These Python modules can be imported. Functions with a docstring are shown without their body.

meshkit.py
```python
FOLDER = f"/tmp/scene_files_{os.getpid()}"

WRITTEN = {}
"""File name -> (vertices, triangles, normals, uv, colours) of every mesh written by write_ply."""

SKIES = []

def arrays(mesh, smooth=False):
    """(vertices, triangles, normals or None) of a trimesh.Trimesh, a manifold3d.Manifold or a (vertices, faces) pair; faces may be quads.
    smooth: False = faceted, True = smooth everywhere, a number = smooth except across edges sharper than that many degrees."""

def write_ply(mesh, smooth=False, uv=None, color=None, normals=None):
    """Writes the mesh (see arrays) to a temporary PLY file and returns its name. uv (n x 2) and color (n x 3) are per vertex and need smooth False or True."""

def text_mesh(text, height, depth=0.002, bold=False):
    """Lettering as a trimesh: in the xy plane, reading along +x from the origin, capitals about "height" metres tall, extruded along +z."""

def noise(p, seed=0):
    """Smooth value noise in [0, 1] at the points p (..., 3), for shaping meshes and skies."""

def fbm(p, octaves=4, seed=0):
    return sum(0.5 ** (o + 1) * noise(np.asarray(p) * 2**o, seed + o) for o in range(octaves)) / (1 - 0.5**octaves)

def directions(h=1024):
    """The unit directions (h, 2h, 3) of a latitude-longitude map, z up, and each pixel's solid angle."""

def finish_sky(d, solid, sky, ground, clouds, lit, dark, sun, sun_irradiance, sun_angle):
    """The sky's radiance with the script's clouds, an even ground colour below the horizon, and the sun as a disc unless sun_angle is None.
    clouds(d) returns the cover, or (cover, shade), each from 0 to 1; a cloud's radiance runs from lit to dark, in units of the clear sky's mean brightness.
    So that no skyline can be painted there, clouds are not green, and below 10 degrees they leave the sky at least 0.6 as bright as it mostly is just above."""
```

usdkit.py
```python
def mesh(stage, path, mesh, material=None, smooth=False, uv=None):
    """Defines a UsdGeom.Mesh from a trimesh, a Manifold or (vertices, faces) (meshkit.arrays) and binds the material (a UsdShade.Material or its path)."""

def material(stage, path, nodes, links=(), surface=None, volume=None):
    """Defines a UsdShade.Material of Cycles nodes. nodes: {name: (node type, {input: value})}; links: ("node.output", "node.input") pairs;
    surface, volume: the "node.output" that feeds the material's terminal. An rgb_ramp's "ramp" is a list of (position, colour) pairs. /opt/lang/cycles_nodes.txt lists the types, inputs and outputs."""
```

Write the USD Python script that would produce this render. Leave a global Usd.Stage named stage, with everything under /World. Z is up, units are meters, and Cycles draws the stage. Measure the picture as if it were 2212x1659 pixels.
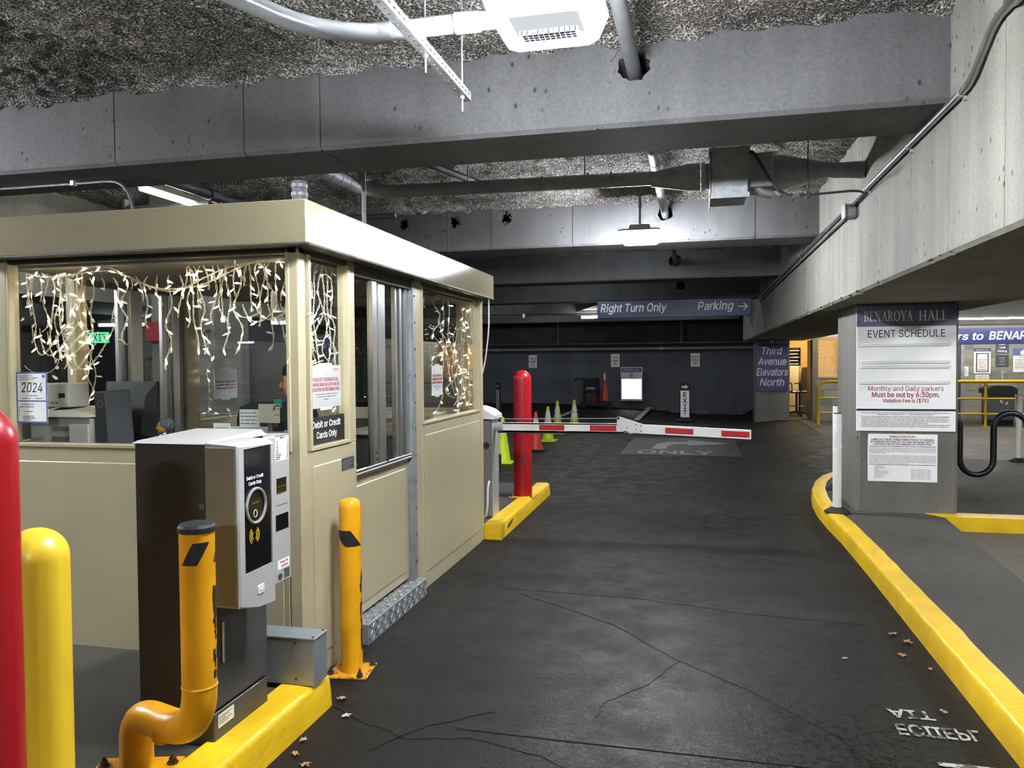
import math, random
import numpy as np, trimesh, manifold3d as m3
from shapely.geometry import Polygon, LineString, Point, box as sbox
from shapely.ops import unary_union
from shapely import affinity
from pxr import Usd, UsdGeom, Gf, Sdf, UsdShade
import usdkit, meshkit

stage = Usd.Stage.CreateInMemory()
UsdGeom.SetStageUpAxis(stage, 'Z')
UsdGeom.Xform.Define(stage, '/World')

# ------------------------------------------------------------------ camera, lamps' strength, exposure
EXPOSURE = 0.6
LAMP = 400.0           # radiance of the canopy fixtures' prismatic sides (wide throw)
LAMP_DOWN = 120.0      # and of their underside rim
LAMP_COL = (0.90, 0.94, 1.0)
TUBE = 75.0            # fluorescent battens
TUBE_COL = (1.0, 0.97, 0.90)
OFFICE = 150.0
TUBE_FAR = 50.0        # added fill tubes between the beams, and the tubes beyond the booth
BULB = 11.0            # fairy lights
cam = UsdGeom.Camera.Define(stage, '/World/camera')
cam.CreateHorizontalApertureAttr(36.0); cam.CreateVerticalApertureAttr(27.0)
cam.CreateFocalLengthAttr(27.434); cam.CreateClippingRangeAttr(Gf.Vec2f(0.05, 200))
cam.CreateExposureAttr(EXPOSURE)
def _cam():
    yaw, pitch, roll = np.radians([13.385, 1.623, 0.4375])
    f = np.array([-math.sin(yaw)*math.cos(pitch), math.cos(yaw)*math.cos(pitch), -math.sin(pitch)])
    r0 = np.array([math.cos(yaw), math.sin(yaw), 0]); u0 = np.cross(r0, f)
    r = math.cos(roll)*r0-math.sin(roll)*u0; u = math.sin(roll)*r0+math.cos(roll)*u0
    return Gf.Matrix4d(*r, 0, *u, 0, *(-f), 0, 0, 0, 1.6, 1)
cam.AddTransformOp().Set(_cam())

# ------------------------------------------------------------------ materials
def lin(c):
    if isinstance(c, str):
        c = [int(c[i:i+2], 16)/255 for i in (0, 2, 4)]
    return tuple((x/12.92 if x <= .04045 else ((x+.055)/1.055)**2.4) for x in c)
def sc(c, k): return tuple(min(1, x*k) for x in c)
MATS = {}
def plain(name, col, rough=.5, metal=0., var=.12, vs=7., bump=.0, bs=90., coat=0., spec=.5, emis=None, obj=False):
    c = lin(col)
    if var <= .06 and not bump and not emis:      # even paint and plastic: no texture to evaluate
        MATS[name] = usdkit.material(stage, '/World/Looks/'+name, {'p': ('principled_bsdf', {'base_color': c, 'roughness': rough, 'metallic': metal, 'coat_weight': coat, 'specular_ior_level': spec})}, [], surface='p.BSDF'); return
    n = {'g': ('geometry', {}), 'n': ('noise_texture', {'scale': vs, 'detail': 2., 'roughness': .6}),
         'r': ('rgb_ramp', {'ramp': [(.25, sc(c, 1-var)), (.75, sc(c, 1+var))]}),
         'p': ('principled_bsdf', {'roughness': rough, 'metallic': metal, 'coat_weight': coat, 'specular_ior_level': spec})}
    l = [('g.position', 'n.vector'), ('n.fac', 'r.fac'), ('r.color', 'p.base_color')]
    if bump:
        n['b'] = ('noise_texture', {'scale': bs, 'detail': 1.}); n['bm'] = ('bump', {'strength': bump, 'distance': .01})
        l += [('g.position', 'b.vector'), ('b.fac', 'bm.height'), ('bm.normal', 'p.normal')]
    if emis:
        n['p'][1]['emission_color'] = emis[0]; n['p'][1]['emission_strength'] = emis[1]
    MATS[name] = usdkit.material(stage, '/World/Looks/'+name, n, l, surface='p.BSDF')
def glow(name, col, strength):
    MATS[name] = usdkit.material(stage, '/World/Looks/'+name, {'e': ('emission', {'color': col, 'strength': strength})}, [], surface='e.emission')
def concrete(name, col, holes=True, streak=.35, rough=.8, bump=.25, dense=.52):
    c = lin(col)
    n = {'g': ('geometry', {}),
         'm': ('mapping', {'scale': (2.6, 2.6, .22)}), 's': ('noise_texture', {'scale': 1.6, 'detail': 4., 'roughness': .65}),
         'a': ('noise_texture', {'scale': 1.1, 'detail': 5., 'roughness': .62}), 'f': ('noise_texture', {'scale': 60., 'detail': 1.5, 'roughness': .7}),
         'mx': ('mix_float', {'fac': streak}), 'mx2': ('mix_float', {'fac': .30}),
         'r': ('rgb_ramp', {'ramp': [(.27, sc(c, .5)), (.45, sc(c, .88)), (.55, sc(c, 1.08)), (.72, sc(c, 1.5))]}),
         'p': ('principled_bsdf', {'roughness': rough, 'specular_ior_level': .35}), 'bm': ('bump', {'strength': bump, 'distance': .006})}
    l = [('g.position', 'm.vector'), ('m.vector', 's.vector'), ('g.position', 'a.vector'), ('g.position', 'f.vector'), ('a.fac', 'mx.a'), ('s.fac', 'mx.b'),
         ('mx.result', 'mx2.a'), ('f.fac', 'mx2.b'), ('mx2.result', 'r.fac'), ('f.fac', 'bm.height'), ('bm.normal', 'p.normal')]
    if holes:
        n['hm'] = ('mapping', {'scale': (1., 1., .6)})
        n['v'] = ('voronoi_texture', {'scale': 15., 'randomness': 1.}); n['vr'] = ('rgb_ramp', {'ramp': [(.10, (1, 1, 1)), (.17, (0, 0, 0))]})
        n['hn'] = ('noise_texture', {'scale': 2.2, 'detail': 0.}); n['hr'] = ('rgb_ramp', {'ramp': [(dense, (0, 0, 0)), (dense+.1, (1, 1, 1))]})
        n['hx'] = ('math', {'math_type': 'multiply'}); n['x'] = ('mix', {'mix_type': 'mix', 'color2': sc(c, .25)})
        l += [('g.position', 'hm.vector'), ('hm.vector', 'v.vector'), ('v.distance', 'vr.fac'), ('g.position', 'hn.vector'), ('hn.fac', 'hr.fac'),
              ('vr.color', 'hx.value1'), ('hr.color', 'hx.value2'), ('hx.value', 'x.fac'), ('r.color', 'x.color1'), ('x.color', 'p.base_color')]
    else:
        l += [('r.color', 'p.base_color')]
    MATS[name] = usdkit.material(stage, '/World/Looks/'+name, n, l, surface='p.BSDF')

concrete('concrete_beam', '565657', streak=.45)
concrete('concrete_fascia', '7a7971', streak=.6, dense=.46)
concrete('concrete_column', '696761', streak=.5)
concrete('concrete_far', '5a5d62', holes=False, streak=.4)
concrete('concrete_slab', '6f6e6a', holes=False, streak=.1, bump=.4)
# rough sprayed ceiling: grains of pale and dark aggregate
def spray():
    n = {'g': ('geometry', {}), 'v': ('voronoi_texture', {'scale': 75., 'randomness': 1.}), 'a': ('noise_texture', {'scale': 95., 'detail': 1.5, 'roughness': .75}),
         'b': ('noise_texture', {'scale': 1.3, 'detail': 1.}), 'x': ('mix_float', {'fac': .45}), 'x2': ('mix_float', {'fac': .25}),
         'r': ('rgb_ramp', {'ramp': [(.30, lin('23211f')), (.43, lin('504d49')), (.53, lin('827e79')), (.66, lin('d2cec7'))]}),
         'bm': ('bump', {'strength': 1., 'distance': .03}), 'p': ('principled_bsdf', {'roughness': .95, 'specular_ior_level': .15})}
    l = [('g.position', 'v.vector'), ('g.position', 'a.vector'), ('g.position', 'b.vector'), ('a.fac', 'x.a'), ('v.distance', 'x.b'), ('x.result', 'x2.a'), ('b.fac', 'x2.b'),
         ('x2.result', 'r.fac'), ('r.color', 'p.base_color'), ('x.result', 'bm.height'), ('bm.normal', 'p.normal')]
    MATS['sprayed_ceiling'] = usdkit.material(stage, '/World/Looks/sprayed_ceiling', n, l, surface='p.BSDF')
spray()
def floor_mat(name, base, light, dark, worn=True, rough=(.3, .62), spec=.4):
    B, L, D = lin(base), lin(light), lin(dark)
    n = {'g': ('geometry', {}), 'big': ('noise_texture', {'scale': .55, 'detail': 3., 'roughness': .55}),
         'mid': ('noise_texture', {'scale': 4., 'detail': 4.5, 'roughness': .72}), 'fine': ('noise_texture', {'scale': 100., 'detail': 1.5, 'roughness': .75}),
         'x1': ('mix_float', {'fac': .45}), 'x2': ('mix_float', {'fac': .42}),
         'r': ('rgb_ramp', {'ramp': [(.37, D), (.47, B), (.54, sc(B, 1.35)), (.64, L)]}),
         'fl': ('noise_texture', {'scale': 30., 'detail': 3., 'roughness': .66}), 'flr': ('rgb_ramp', {'ramp': [(.505, (0, 0, 0)), (.53, (1, 1, 1))]}),
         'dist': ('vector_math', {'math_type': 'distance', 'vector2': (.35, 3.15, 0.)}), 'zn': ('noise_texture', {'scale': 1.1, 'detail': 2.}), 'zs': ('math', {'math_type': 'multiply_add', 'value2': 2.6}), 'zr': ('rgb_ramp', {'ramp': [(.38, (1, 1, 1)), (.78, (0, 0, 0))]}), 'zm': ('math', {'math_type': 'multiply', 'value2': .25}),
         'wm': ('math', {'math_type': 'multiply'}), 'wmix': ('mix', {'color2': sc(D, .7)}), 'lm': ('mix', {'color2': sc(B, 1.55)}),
         'rr': ('map_range', {'from_min': .3, 'from_max': .7, 'to_min': rough[0], 'to_max': rough[1]}), 'rw': ('math', {'math_type': 'multiply_add', 'value2': -.22}),
         'h1': ('mix_float', {'fac': .45}), 'bm': ('bump', {'strength': .8, 'distance': .006}), 'p': ('principled_bsdf', {'specular_ior_level': spec})}
    l = [('g.position', k+'.vector') for k in ('big', 'mid', 'fine', 'fl', 'zn')]
    l += [('big.fac', 'x1.a'), ('mid.fac', 'x1.b'), ('x1.result', 'x2.a'), ('fine.fac', 'x2.b'), ('x2.result', 'r.fac'), ('r.color', 'lm.color1'),
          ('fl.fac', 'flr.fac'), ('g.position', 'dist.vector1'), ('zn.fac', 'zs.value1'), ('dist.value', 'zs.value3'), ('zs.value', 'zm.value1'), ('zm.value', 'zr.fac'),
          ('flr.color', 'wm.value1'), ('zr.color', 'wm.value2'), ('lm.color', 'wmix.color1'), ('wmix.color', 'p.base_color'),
          ('mid.fac', 'rr.value'), ('rr.result', 'rw.value3'), ('rw.value', 'p.roughness'), ('fine.fac', 'h1.a'), ('wm.value', 'h1.b'), ('h1.result', 'bm.height'), ('bm.normal', 'p.normal')]
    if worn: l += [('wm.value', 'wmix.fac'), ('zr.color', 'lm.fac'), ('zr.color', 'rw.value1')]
    else: n['wmix'][1]['fac'] = 0.; n['lm'][1]['fac'] = 0.; n['rw'][1]['value1'] = 0.
    MATS[name] = usdkit.material(stage, '/World/Looks/'+name, n, l, surface='p.BSDF')
floor_mat('lane_floor', '1a1815', '3d3a34', '0c0b0a', rough=(.45, .75), spec=.15)
plain('crack_dark', '161514', .9)
floor_mat('island_floor', '403e3a', '53504c', '2e2d2b', worn=False, rough=(.6, .85), spec=.3)
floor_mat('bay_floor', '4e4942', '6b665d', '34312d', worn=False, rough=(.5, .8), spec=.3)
def scuffed(name, col, mark, amount, axis_scale=(6., 6., 1.2), rough=.4, thr=.62, bump=.15):
    c = lin(col)
    n = {'g': ('geometry', {}), 'm': ('mapping', {'scale': axis_scale}), 'a': ('noise_texture', {'scale': 3., 'detail': 5., 'roughness': .7}),
         'r': ('rgb_ramp', {'ramp': [(thr, (0, 0, 0)), (thr+.05, (amount,)*3)]}), 'v': ('noise_texture', {'scale': 4., 'detail': 2.}),
         'vr': ('rgb_ramp', {'ramp': [(.3, sc(c, .86)), (.7, sc(c, 1.1))]}), 'x': ('mix', {'color2': lin(mark)}),
         'b': ('noise_texture', {'scale': 40., 'detail': 1.5}), 'bm': ('bump', {'strength': bump, 'distance': .01}), 'p': ('principled_bsdf', {'roughness': rough})}
    l = [('g.position', 'm.vector'), ('m.vector', 'a.vector'), ('a.fac', 'r.fac'), ('g.position', 'v.vector'), ('v.fac', 'vr.fac'), ('r.color', 'x.fac'), ('vr.color', 'x.color1'),
         ('x.color', 'p.base_color'), ('g.position', 'b.vector'), ('b.fac', 'bm.height'), ('bm.normal', 'p.normal')]
    MATS[name] = usdkit.material(stage, '/World/Looks/'+name, n, l, surface='p.BSDF')
scuffed('curb_yellow', 'dcb318', '6b5c1a', .55, (3., 3., 3.), .38, .66, .35)
scuffed('bollard_yellow', 'd99a14', '7a5512', .5, (5., 5., 1.5), .33, .67, .08)
scuffed('plate_yellow', 'c98f17', '4a3415', .8, (6., 6., 6.), .5, .55, .2)
scuffed('worn_white', 'a9a79f', '3c3a37', 1., (5., 5., 5.), .6, .5, .1)
scuffed('fresh_white', 'd4d2c8', '34322f', 1., (7., 7., 7.), .55, .58, .1)
scuffed('dim_white', 'a3a199', '4a4845', .9, (4., 4., 4.), .6, .6, .1)
plain('sleeve_yellow', 'dcbc2e', .38, var=.06, vs=3)
plain('sleeve_red', '98111a', .30, var=.06, vs=3)
plain('booth_cream', 'a89f81', .34, var=.03, vs=2, bump=.05, bs=260)
plain('booth_roof', '807962', .13, var=.03, vs=2, bump=.12, bs=420, spec=.4)
plain('booth_dark', '3a3833', .6)
plain('booth_inside', 'b59c68', .45, var=.05)
plain('booth_ceiling', '6d665c', .6, var=.1)
plain('aluminium', 'b9bbbb', .32, 1., var=.08)
plain('galvanised', 'a2a6a8', .45, .55, var=.2, vs=22)
plain('galv_dull', '868a8c', .55, .45, var=.2, vs=14)
plain('duct_wrap', '7d8085', .5, .15, var=.2, vs=12)
plain('pipe_grey', '77797b', .5, .3, var=.15)
plain('pipe_dark', '3b3e42', .55, .2, var=.2)
plain('conduit_steel', 'a7a9a8', .34, .9, var=.12)
plain('kiosk_charcoal', '4a463f', .42, .2, var=.06)
plain('kiosk_front', '4c4c4b', .4, .35, var=.08)
plain('kiosk_brown', '8c8678', .42, .35, var=.08)
plain('kiosk_silver', 'b3b3b1', .36, .25, var=.06)
plain('box_grey', '8f959b', .45, .55, var=.12)
plain('gloss_black', '0a0a0c', .12, var=.1)
plain('matt_black', '131314', .6, var=.2)
plain('rubber_black', '1a1a1a', .75, var=.2)
plain('black_paint', '17191b', .33, var=.1)
plain('bolt_steel', '5a5047', .55, .8, var=.4, vs=60)
plain('white_plastic', 'd6d6d2', .35, var=.04)
plain('white_enamel', 'e2e2de', .4, var=.03)
plain('arm_white', 'e0e1de', .35, var=.04)
plain('arm_red', 'b3161c', .35, var=.06)
plain('gate_grey', '77797a', .45, .3, var=.08)
plain('gate_silver', 'b4b6b7', .35, .5, var=.08)
plain('gate_hood', 'd2d3d2', .4, var=.05)
plain('cone_lime', 'c6dc1a', .42, var=.08, vs=9)
plain('cone_red', 'd2372a', .45, var=.1)
plain('cone_band', 'd8dad8', .4, var=.15, vs=30)
plain('band_green', '9db01e', .4, var=.1)
plain('sign_navy', '252c5e', .42, var=.05)
plain('sign_navy_dark', '23285c', .35, var=.05)
plain('sign_purple', '66647e', .38, var=.08)
plain('sign_white', 'f2f2f0', .42, var=.02)
plain('sign_letter', 'e8e8e4', .5, var=.02)
plain('sign_letter_grey', 'b7b4b8', .5, var=.02)
plain('sign_silver', '9fa2a3', .4, .5, var=.05)
plain('ink_navy', '1b1c44', .5, var=.02)
plain('ink_black', '1c1b22', .5, var=.02)
plain('ink_red', '93283a', .5, var=.02)
plain('ink_grey', '55555a', .5, var=.02)
plain('ink_blue', '5a67a0', .5, var=.02)
plain('paper_white', 'e9e9e6', .7, var=.02)
plain('paper_blue', 'c9cfe2', .7, var=.03)
plain('paper_cream', 'ded9c2', .75, var=.06, vs=20)
plain('paper_teal', '3f9d92', .6, var=.03)
plain('paper_grey', 'c4c6c8', .6, var=.03)
plain('office_tan', 'c79a52', .7, var=.12, vs=16)
plain('cabinet_cream', 'cfc7a0', .5, var=.03)
plain('door_frame_brown', '675f52', .5, var=.06)
plain('blind_slat', 'c9c3a2', .55, var=.05)
plain('rail_yellow', 'c7a51c', .4, var=.06)
plain('rail_olive', '857618', .45, var=.08)
plain('bin_grey', '4c5056', .5, var=.1)
plain('printer_grey', 'aeaca4', .5, var=.03)
plain('printer_light', 'cfcdc4', .5, var=.03)
plain('printer_dark', '77756e', .5, var=.03)
plain('monitor_black', '131315', .7, var=.05)
plain('pc_grey', '3f4146', .45, var=.05)
plain('counter_top', '8c8678', .5, var=.06)
plain('wire_cream', 'e6dcc4', .5, var=.06)
plain('skin', 'c08a6c', .5, var=.03)
plain('hair_black', '141214', .6, var=.1)
plain('hair_grey', '5c6068', .7, var=.3, vs=60)
plain('cloth_black', '17171a', .9, var=.2, vs=40)
plain('cloth_navy', '1c2233', .9, var=.2, vs=40)
plain('figurine_skin', 'c8953f', .5, var=.05)
plain('figurine_red', '9c2420', .5, var=.05)
plain('alarm_red', '8a1620', .5, var=.06)
plain('cmu_block_a', '86847b', .9, var=.2, vs=30, bump=.4, bs=120)
plain('cmu_block_b', '7c7a72', .9, var=.2, vs=30, bump=.4, bs=120)
plain('cmu_block_c', '908d82', .9, var=.2, vs=30, bump=.4, bs=120)
plain('mortar', '9b9990', .95, var=.1, vs=40)
plain('leaf_tan', '9c7b5c', .7, var=.25, vs=40)
plain('leaf_pale', 'b9ae9a', .7, var=.2, vs=40)
plain('pvc_clear', '8e9194', .25, .1, var=.06)
plain('lamp_housing', '5e6165', .45, .5, var=.05)
plain('lamp_grille', '6f727a', .5, .2, var=.05)
plain('screen_dark', '0b0d14', .08, var=.1)
glow('lamp_lens', LAMP_COL, LAMP)
glow('lamp_rim', LAMP_COL, LAMP_DOWN)
glow('lamp_led', LAMP_COL, .5)
glow('far_tube_glow', (.85, .92, 1.0), TUBE_FAR)
glow('tube_glow', TUBE_COL, TUBE)
glow('office_tube_glow', (1.0, .88, .62), OFFICE)
glow('bulb_lit', (1.0, .86, .60), BULB)
glow('bulb_warm', (1.0, .78, .46), BULB*.8)
glow('exit_green', (.05, .9, .3), 1.4)
glow('blanked_poster_glow', (1, 1, 1), 1.15)  # blanked-out white area with a glow added; no backlight behind it
plain('bulb_dim', 'f4f0e4', .25, var=.02)
MATS['glass'] = usdkit.material(stage, '/World/Looks/glass', {'t': ('transparent_bsdf', {'color': (.95, .965, .965)}), 'g': ('glossy_bsdf', {'color': (1, 1, 1), 'roughness': .0}),
    'f': ('layer_weight', {'blend': .5}), 'pw': ('math', {'math_type': 'power', 'value2': 5.}), 'ma': ('math', {'math_type': 'multiply_add', 'value2': .92, 'value3': .035}), 'm': ('mix_closure', {})},
    [('f.facing', 'pw.value1'), ('pw.value', 'ma.value1'), ('ma.value', 'm.fac'), ('t.BSDF', 'm.closure1'), ('g.BSDF', 'm.closure2')], surface='m.closure')

# ------------------------------------------------------------------ prims
USED = {}
BASE = {}
def numbered(parent, name):
    k = (parent, name); i = USED.get(k, 0); USED[k] = i+1
    return f'{parent}/{name}' if i == 0 else f'{parent}/{name}_{i:03d}'
def tag(prim, label=None, cat=None, group=None, kind=None):
    for k, v in (('label', label), ('category', cat), ('group', group), ('kind', kind)):
        if v: prim.SetCustomDataByKey(k, v)
def thing(name, label, cat, at=(0, 0, 0), group=None, kind=None):
    p = numbered('/World', name)
    x = UsdGeom.Xform.Define(stage, p); x.AddTranslateOp().Set(Gf.Vec3d(*map(float, at)))
    tag(x.GetPrim(), label, cat, group, kind); BASE[p] = np.array(at, float)
    return p
def arr(m):
    v, f, _ = meshkit.arrays(m)
    return np.asarray(v, float), np.asarray(f, int)
def cat(*ms):
    vs, fs, n = [], [], 0
    for m in ms:
        v, f = arr(m); vs.append(v); fs.append(f+n); n += len(v)
    return np.vstack(vs), np.vstack(fs)
def part(parent, name, mesh, mat, label=None, smooth=30, kind=None):
    """One mesh, in world metres, under a thing (or under a part of a thing)."""
    p = numbered(parent, name); v, f = arr(mesh)
    b = BASE.get(parent, np.zeros(3)); BASE[p] = b
    m = usdkit.mesh(stage, p, (v-b, f), MATS[mat], smooth=smooth)
    tag(m.GetPrim(), label, None, None, kind)
    return p
def solo(name, mesh, mat, label, cat_, group=None, kind=None, smooth=30):
    v, f = arr(mesh); at = ((v.min(0)+v.max(0))/2); at[2] = v[:, 2].min()
    p = numbered('/World', name)
    m = usdkit.mesh(stage, p, (v-at, f), MATS[mat], smooth=smooth); m.AddTranslateOp().Set(Gf.Vec3d(*map(float, at)))
    tag(m.GetPrim(), label, cat_, group, kind); BASE[p] = at
    return p
def struct(name, mesh, mat, label, cat_, smooth=30): return solo(name, mesh, mat, label, cat_, kind='structure', smooth=smooth)
def copy_of(src, name, at, label, group=None, rotz=0.):
    p = numbered('/World', name); x = UsdGeom.Xform.Define(stage, p)
    prim = x.GetPrim(); prim.GetReferences().AddInternalReference(src); prim.SetInstanceable(True)
    x.ClearXformOpOrder(); x.AddTranslateOp().Set(Gf.Vec3d(*map(float, at)))
    if rotz: x.AddRotateZOp().Set(float(rotz))
    cat_ = stage.GetPrimAtPath(src).GetCustomDataByKey('category')
    tag(prim, label, cat_, group)
    return p

# ------------------------------------------------------------------ shapes
def box(x0, x1, y0, y1, z0, z1):
    v = np.array([[x, y, z] for x in (x0, x1) for y in (y0, y1) for z in (z0, z1)], float)
    f = np.array([[0, 1, 3], [0, 3, 2], [4, 6, 7], [4, 7, 5], [0, 4, 5], [0, 5, 1], [2, 3, 7], [2, 7, 6], [0, 2, 6], [0, 6, 4], [1, 5, 7], [1, 7, 3]])
    return v, f
def hull(pts): return m3.Manifold.hull_points(np.asarray(pts, float))
def cb(x0, x1, y0, y1, z0, z1, c=.004):
    pts = []
    for sx, x in ((1, x0), (-1, x1)):
        for sy, y in ((1, y0), (-1, y1)):
            for sz, z in ((1, z0), (-1, z1)):
                pts += [(x, y+sy*c, z+sz*c), (x+sx*c, y, z+sz*c), (x+sx*c, y+sy*c, z)]
    return hull(pts)
def tf(mesh, M):
    v, f = arr(mesh); M = np.asarray(M, float)
    return v@M[:3, :3].T+M[:3, 3], f
def rotz(a, c=(0, 0, 0)):
    a = math.radians(a); M = np.eye(4); M[:2, :2] = [[math.cos(a), -math.sin(a)], [math.sin(a), math.cos(a)]]
    c = np.array(c, float); M[:3, 3] = c-M[:3, :3]@c; return M
def rot(axis, deg, c=(0, 0, 0)): return trimesh.transformations.rotation_matrix(math.radians(deg), axis, c)
def tube(pts, r, n=10, caps=True):
    P = np.array(pts, float); k = len(P); R = np.broadcast_to(np.asarray(r, float), (k,))
    T = np.gradient(P, axis=0); T /= np.maximum(np.linalg.norm(T, axis=1, keepdims=True), 1e-9)
    a = np.array([0, 0, 1.]) if abs(T[0][2]) < .9 else np.array([1., 0, 0])
    N = np.cross(T[0], a); N /= np.linalg.norm(N); rings = []
    for i in range(k):
        N = N-T[i]*(N@T[i]); N /= max(np.linalg.norm(N), 1e-9); Bn = np.cross(T[i], N)
        th = np.arange(n)*2*math.pi/n
        rings.append(P[i]+R[i]*(np.cos(th)[:, None]*N+np.sin(th)[:, None]*Bn))
    v = np.vstack(rings); f = []
    for i in range(k-1):
        for j in range(n):
            a0, a1, b0, b1 = i*n+j, i*n+(j+1) % n, (i+1)*n+j, (i+1)*n+(j+1) % n
            f += [[a0, a1, b1], [a0, b1, b0]]
    if caps:
        v = np.vstack([v, P[0], P[-1]]); c0, c1 = len(v)-2, len(v)-1
        for j in range(n):
            f += [[c0, (j+1) % n, j], [c1, (k-1)*n+j, (k-1)*n+(j+1) % n]]
    return v, np.array(f)
def bend(pts, rad=.1, k=7):
    P = [np.array(p, float) for p in pts]; out = [P[0]]
    for i in range(1, len(P)-1):
        a, b, c = P[i-1], P[i], P[i+1]
        d = min(rad, np.linalg.norm(b-a)*.49, np.linalg.norm(c-b)*.49)
        s, e = b+(a-b)/np.linalg.norm(a-b)*d, b+(c-b)/np.linalg.norm(c-b)*d
        for t in np.linspace(0, 1, k): out.append((1-t)**2*s+2*t*(1-t)*b+t*t*e)
    out.append(P[-1]); return out
def cyl(a, b, r, n=16): return tube([a, b], r, n)
def lathe(prof, c=(0, 0, 0), n=28):
    P = np.array(prof, float); th = np.arange(n)*2*math.pi/n
    v = np.vstack([np.stack([r*np.cos(th), r*np.sin(th), np.full(n, z)], 1) for r, z in P])+np.array(c); f = []
    for i in range(len(P)-1):
        for j in range(n):
            a0, a1, b0, b1 = i*n+j, i*n+(j+1) % n, (i+1)*n+j, (i+1)*n+(j+1) % n
            f += [[a0, a1, b1], [a0, b1, b0]]
    return v, np.array(f)
def prism(poly, lo, hi, axis='z'):
    """polygon in (x,y) | (x,z) for axis y | (y,z) for axis x"""
    poly = poly if hasattr(poly, 'exterior') else Polygon(poly)
    m = trimesh.creation.extrude_polygon(poly, hi-lo, engine='earcut'); v, f = np.array(m.vertices), np.array(m.faces)
    if axis == 'z': return v+[0, 0, lo], f
    if axis == 'y': return np.stack([v[:, 0], v[:, 2]+lo, v[:, 1]], 1), f[:, ::-1]
    return np.stack([v[:, 2]+lo, v[:, 0], v[:, 1]], 1), f
def flat(mesh_xy, o, right, up):
    v, f = arr(mesh_xy); r, u = np.array(right, float), np.array(up, float); nrm = np.cross(r, u)
    return np.array(o, float)+v[:, :1]*r+v[:, 1:2]*u+v[:, 2:]*nrm, f
GLYPH = {}
def glyph(c, bold):
    k = (c, bold)
    if k not in GLYPH:      # one character at 1 m cap height, with its advance measured between two H
        w = lambda t: np.ptp(np.array(meshkit.text_mesh(t, 1., .01, bold).vertices)[:, 0])
        if ('H', bold, 'hh') not in GLYPH: GLYPH[('H', bold, 'hh')] = (w('HH'), w('H'))
        hh, h1 = GLYPH[('H', bold, 'hh')]; adv = w('H'+c+'H')-h1
        if c == ' ': GLYPH[k] = (None, None, adv-(hh-h1))
        else:
            m = meshkit.text_mesh(c, 1., .01, bold); v = np.array(m.vertices); wc = np.ptp(v[:, 0]); v[:, 0] -= v[:, 0].min()
            GLYPH[k] = (v+[(adv-(hh-h1)-wc)/2, 0, 0], np.array(m.faces), adv-(hh-h1))
    return GLYPH[k]
def txt(s, h, o, right, up, bold=True, xs=1., it=0., al='c', depth=.001, fit=None, fliy=False):
    """Lettering lying on the plane through o; fit = total width in metres."""
    vs, fs, x, n = [], [], 0., 0
    for c in s:
        v, f, adv = glyph(c, bold)
        if v is not None: vs.append(v+[x, 0, 0]); fs.append(f+n); n += len(v)
        x += adv
    v, f = np.vstack(vs)*[h, h, depth/.01], np.vstack(fs)
    v[:, 0] += v[:, 1]*it
    w0, w1 = v[:, 0].min(), v[:, 0].max(); k = xs if fit is None else fit/(w1-w0)
    v[:, 0] = (v[:, 0]-w0)*k; w = (w1-w0)*k
    v[:, 0] -= {'l': 0, 'c': w/2, 'r': w}[al]
    if fliy: v[:, 1] = h-v[:, 1]; f = f[:, ::-1]
    return flat((v, f), o, right, up)
def poly_flat(geom, o, right, up, depth=.001):
    gs = getattr(geom, 'geoms', [geom])
    return flat(cat(*[trimesh.creation.extrude_polygon(g, depth, engine='earcut') for g in gs]), o, right, up)
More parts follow.
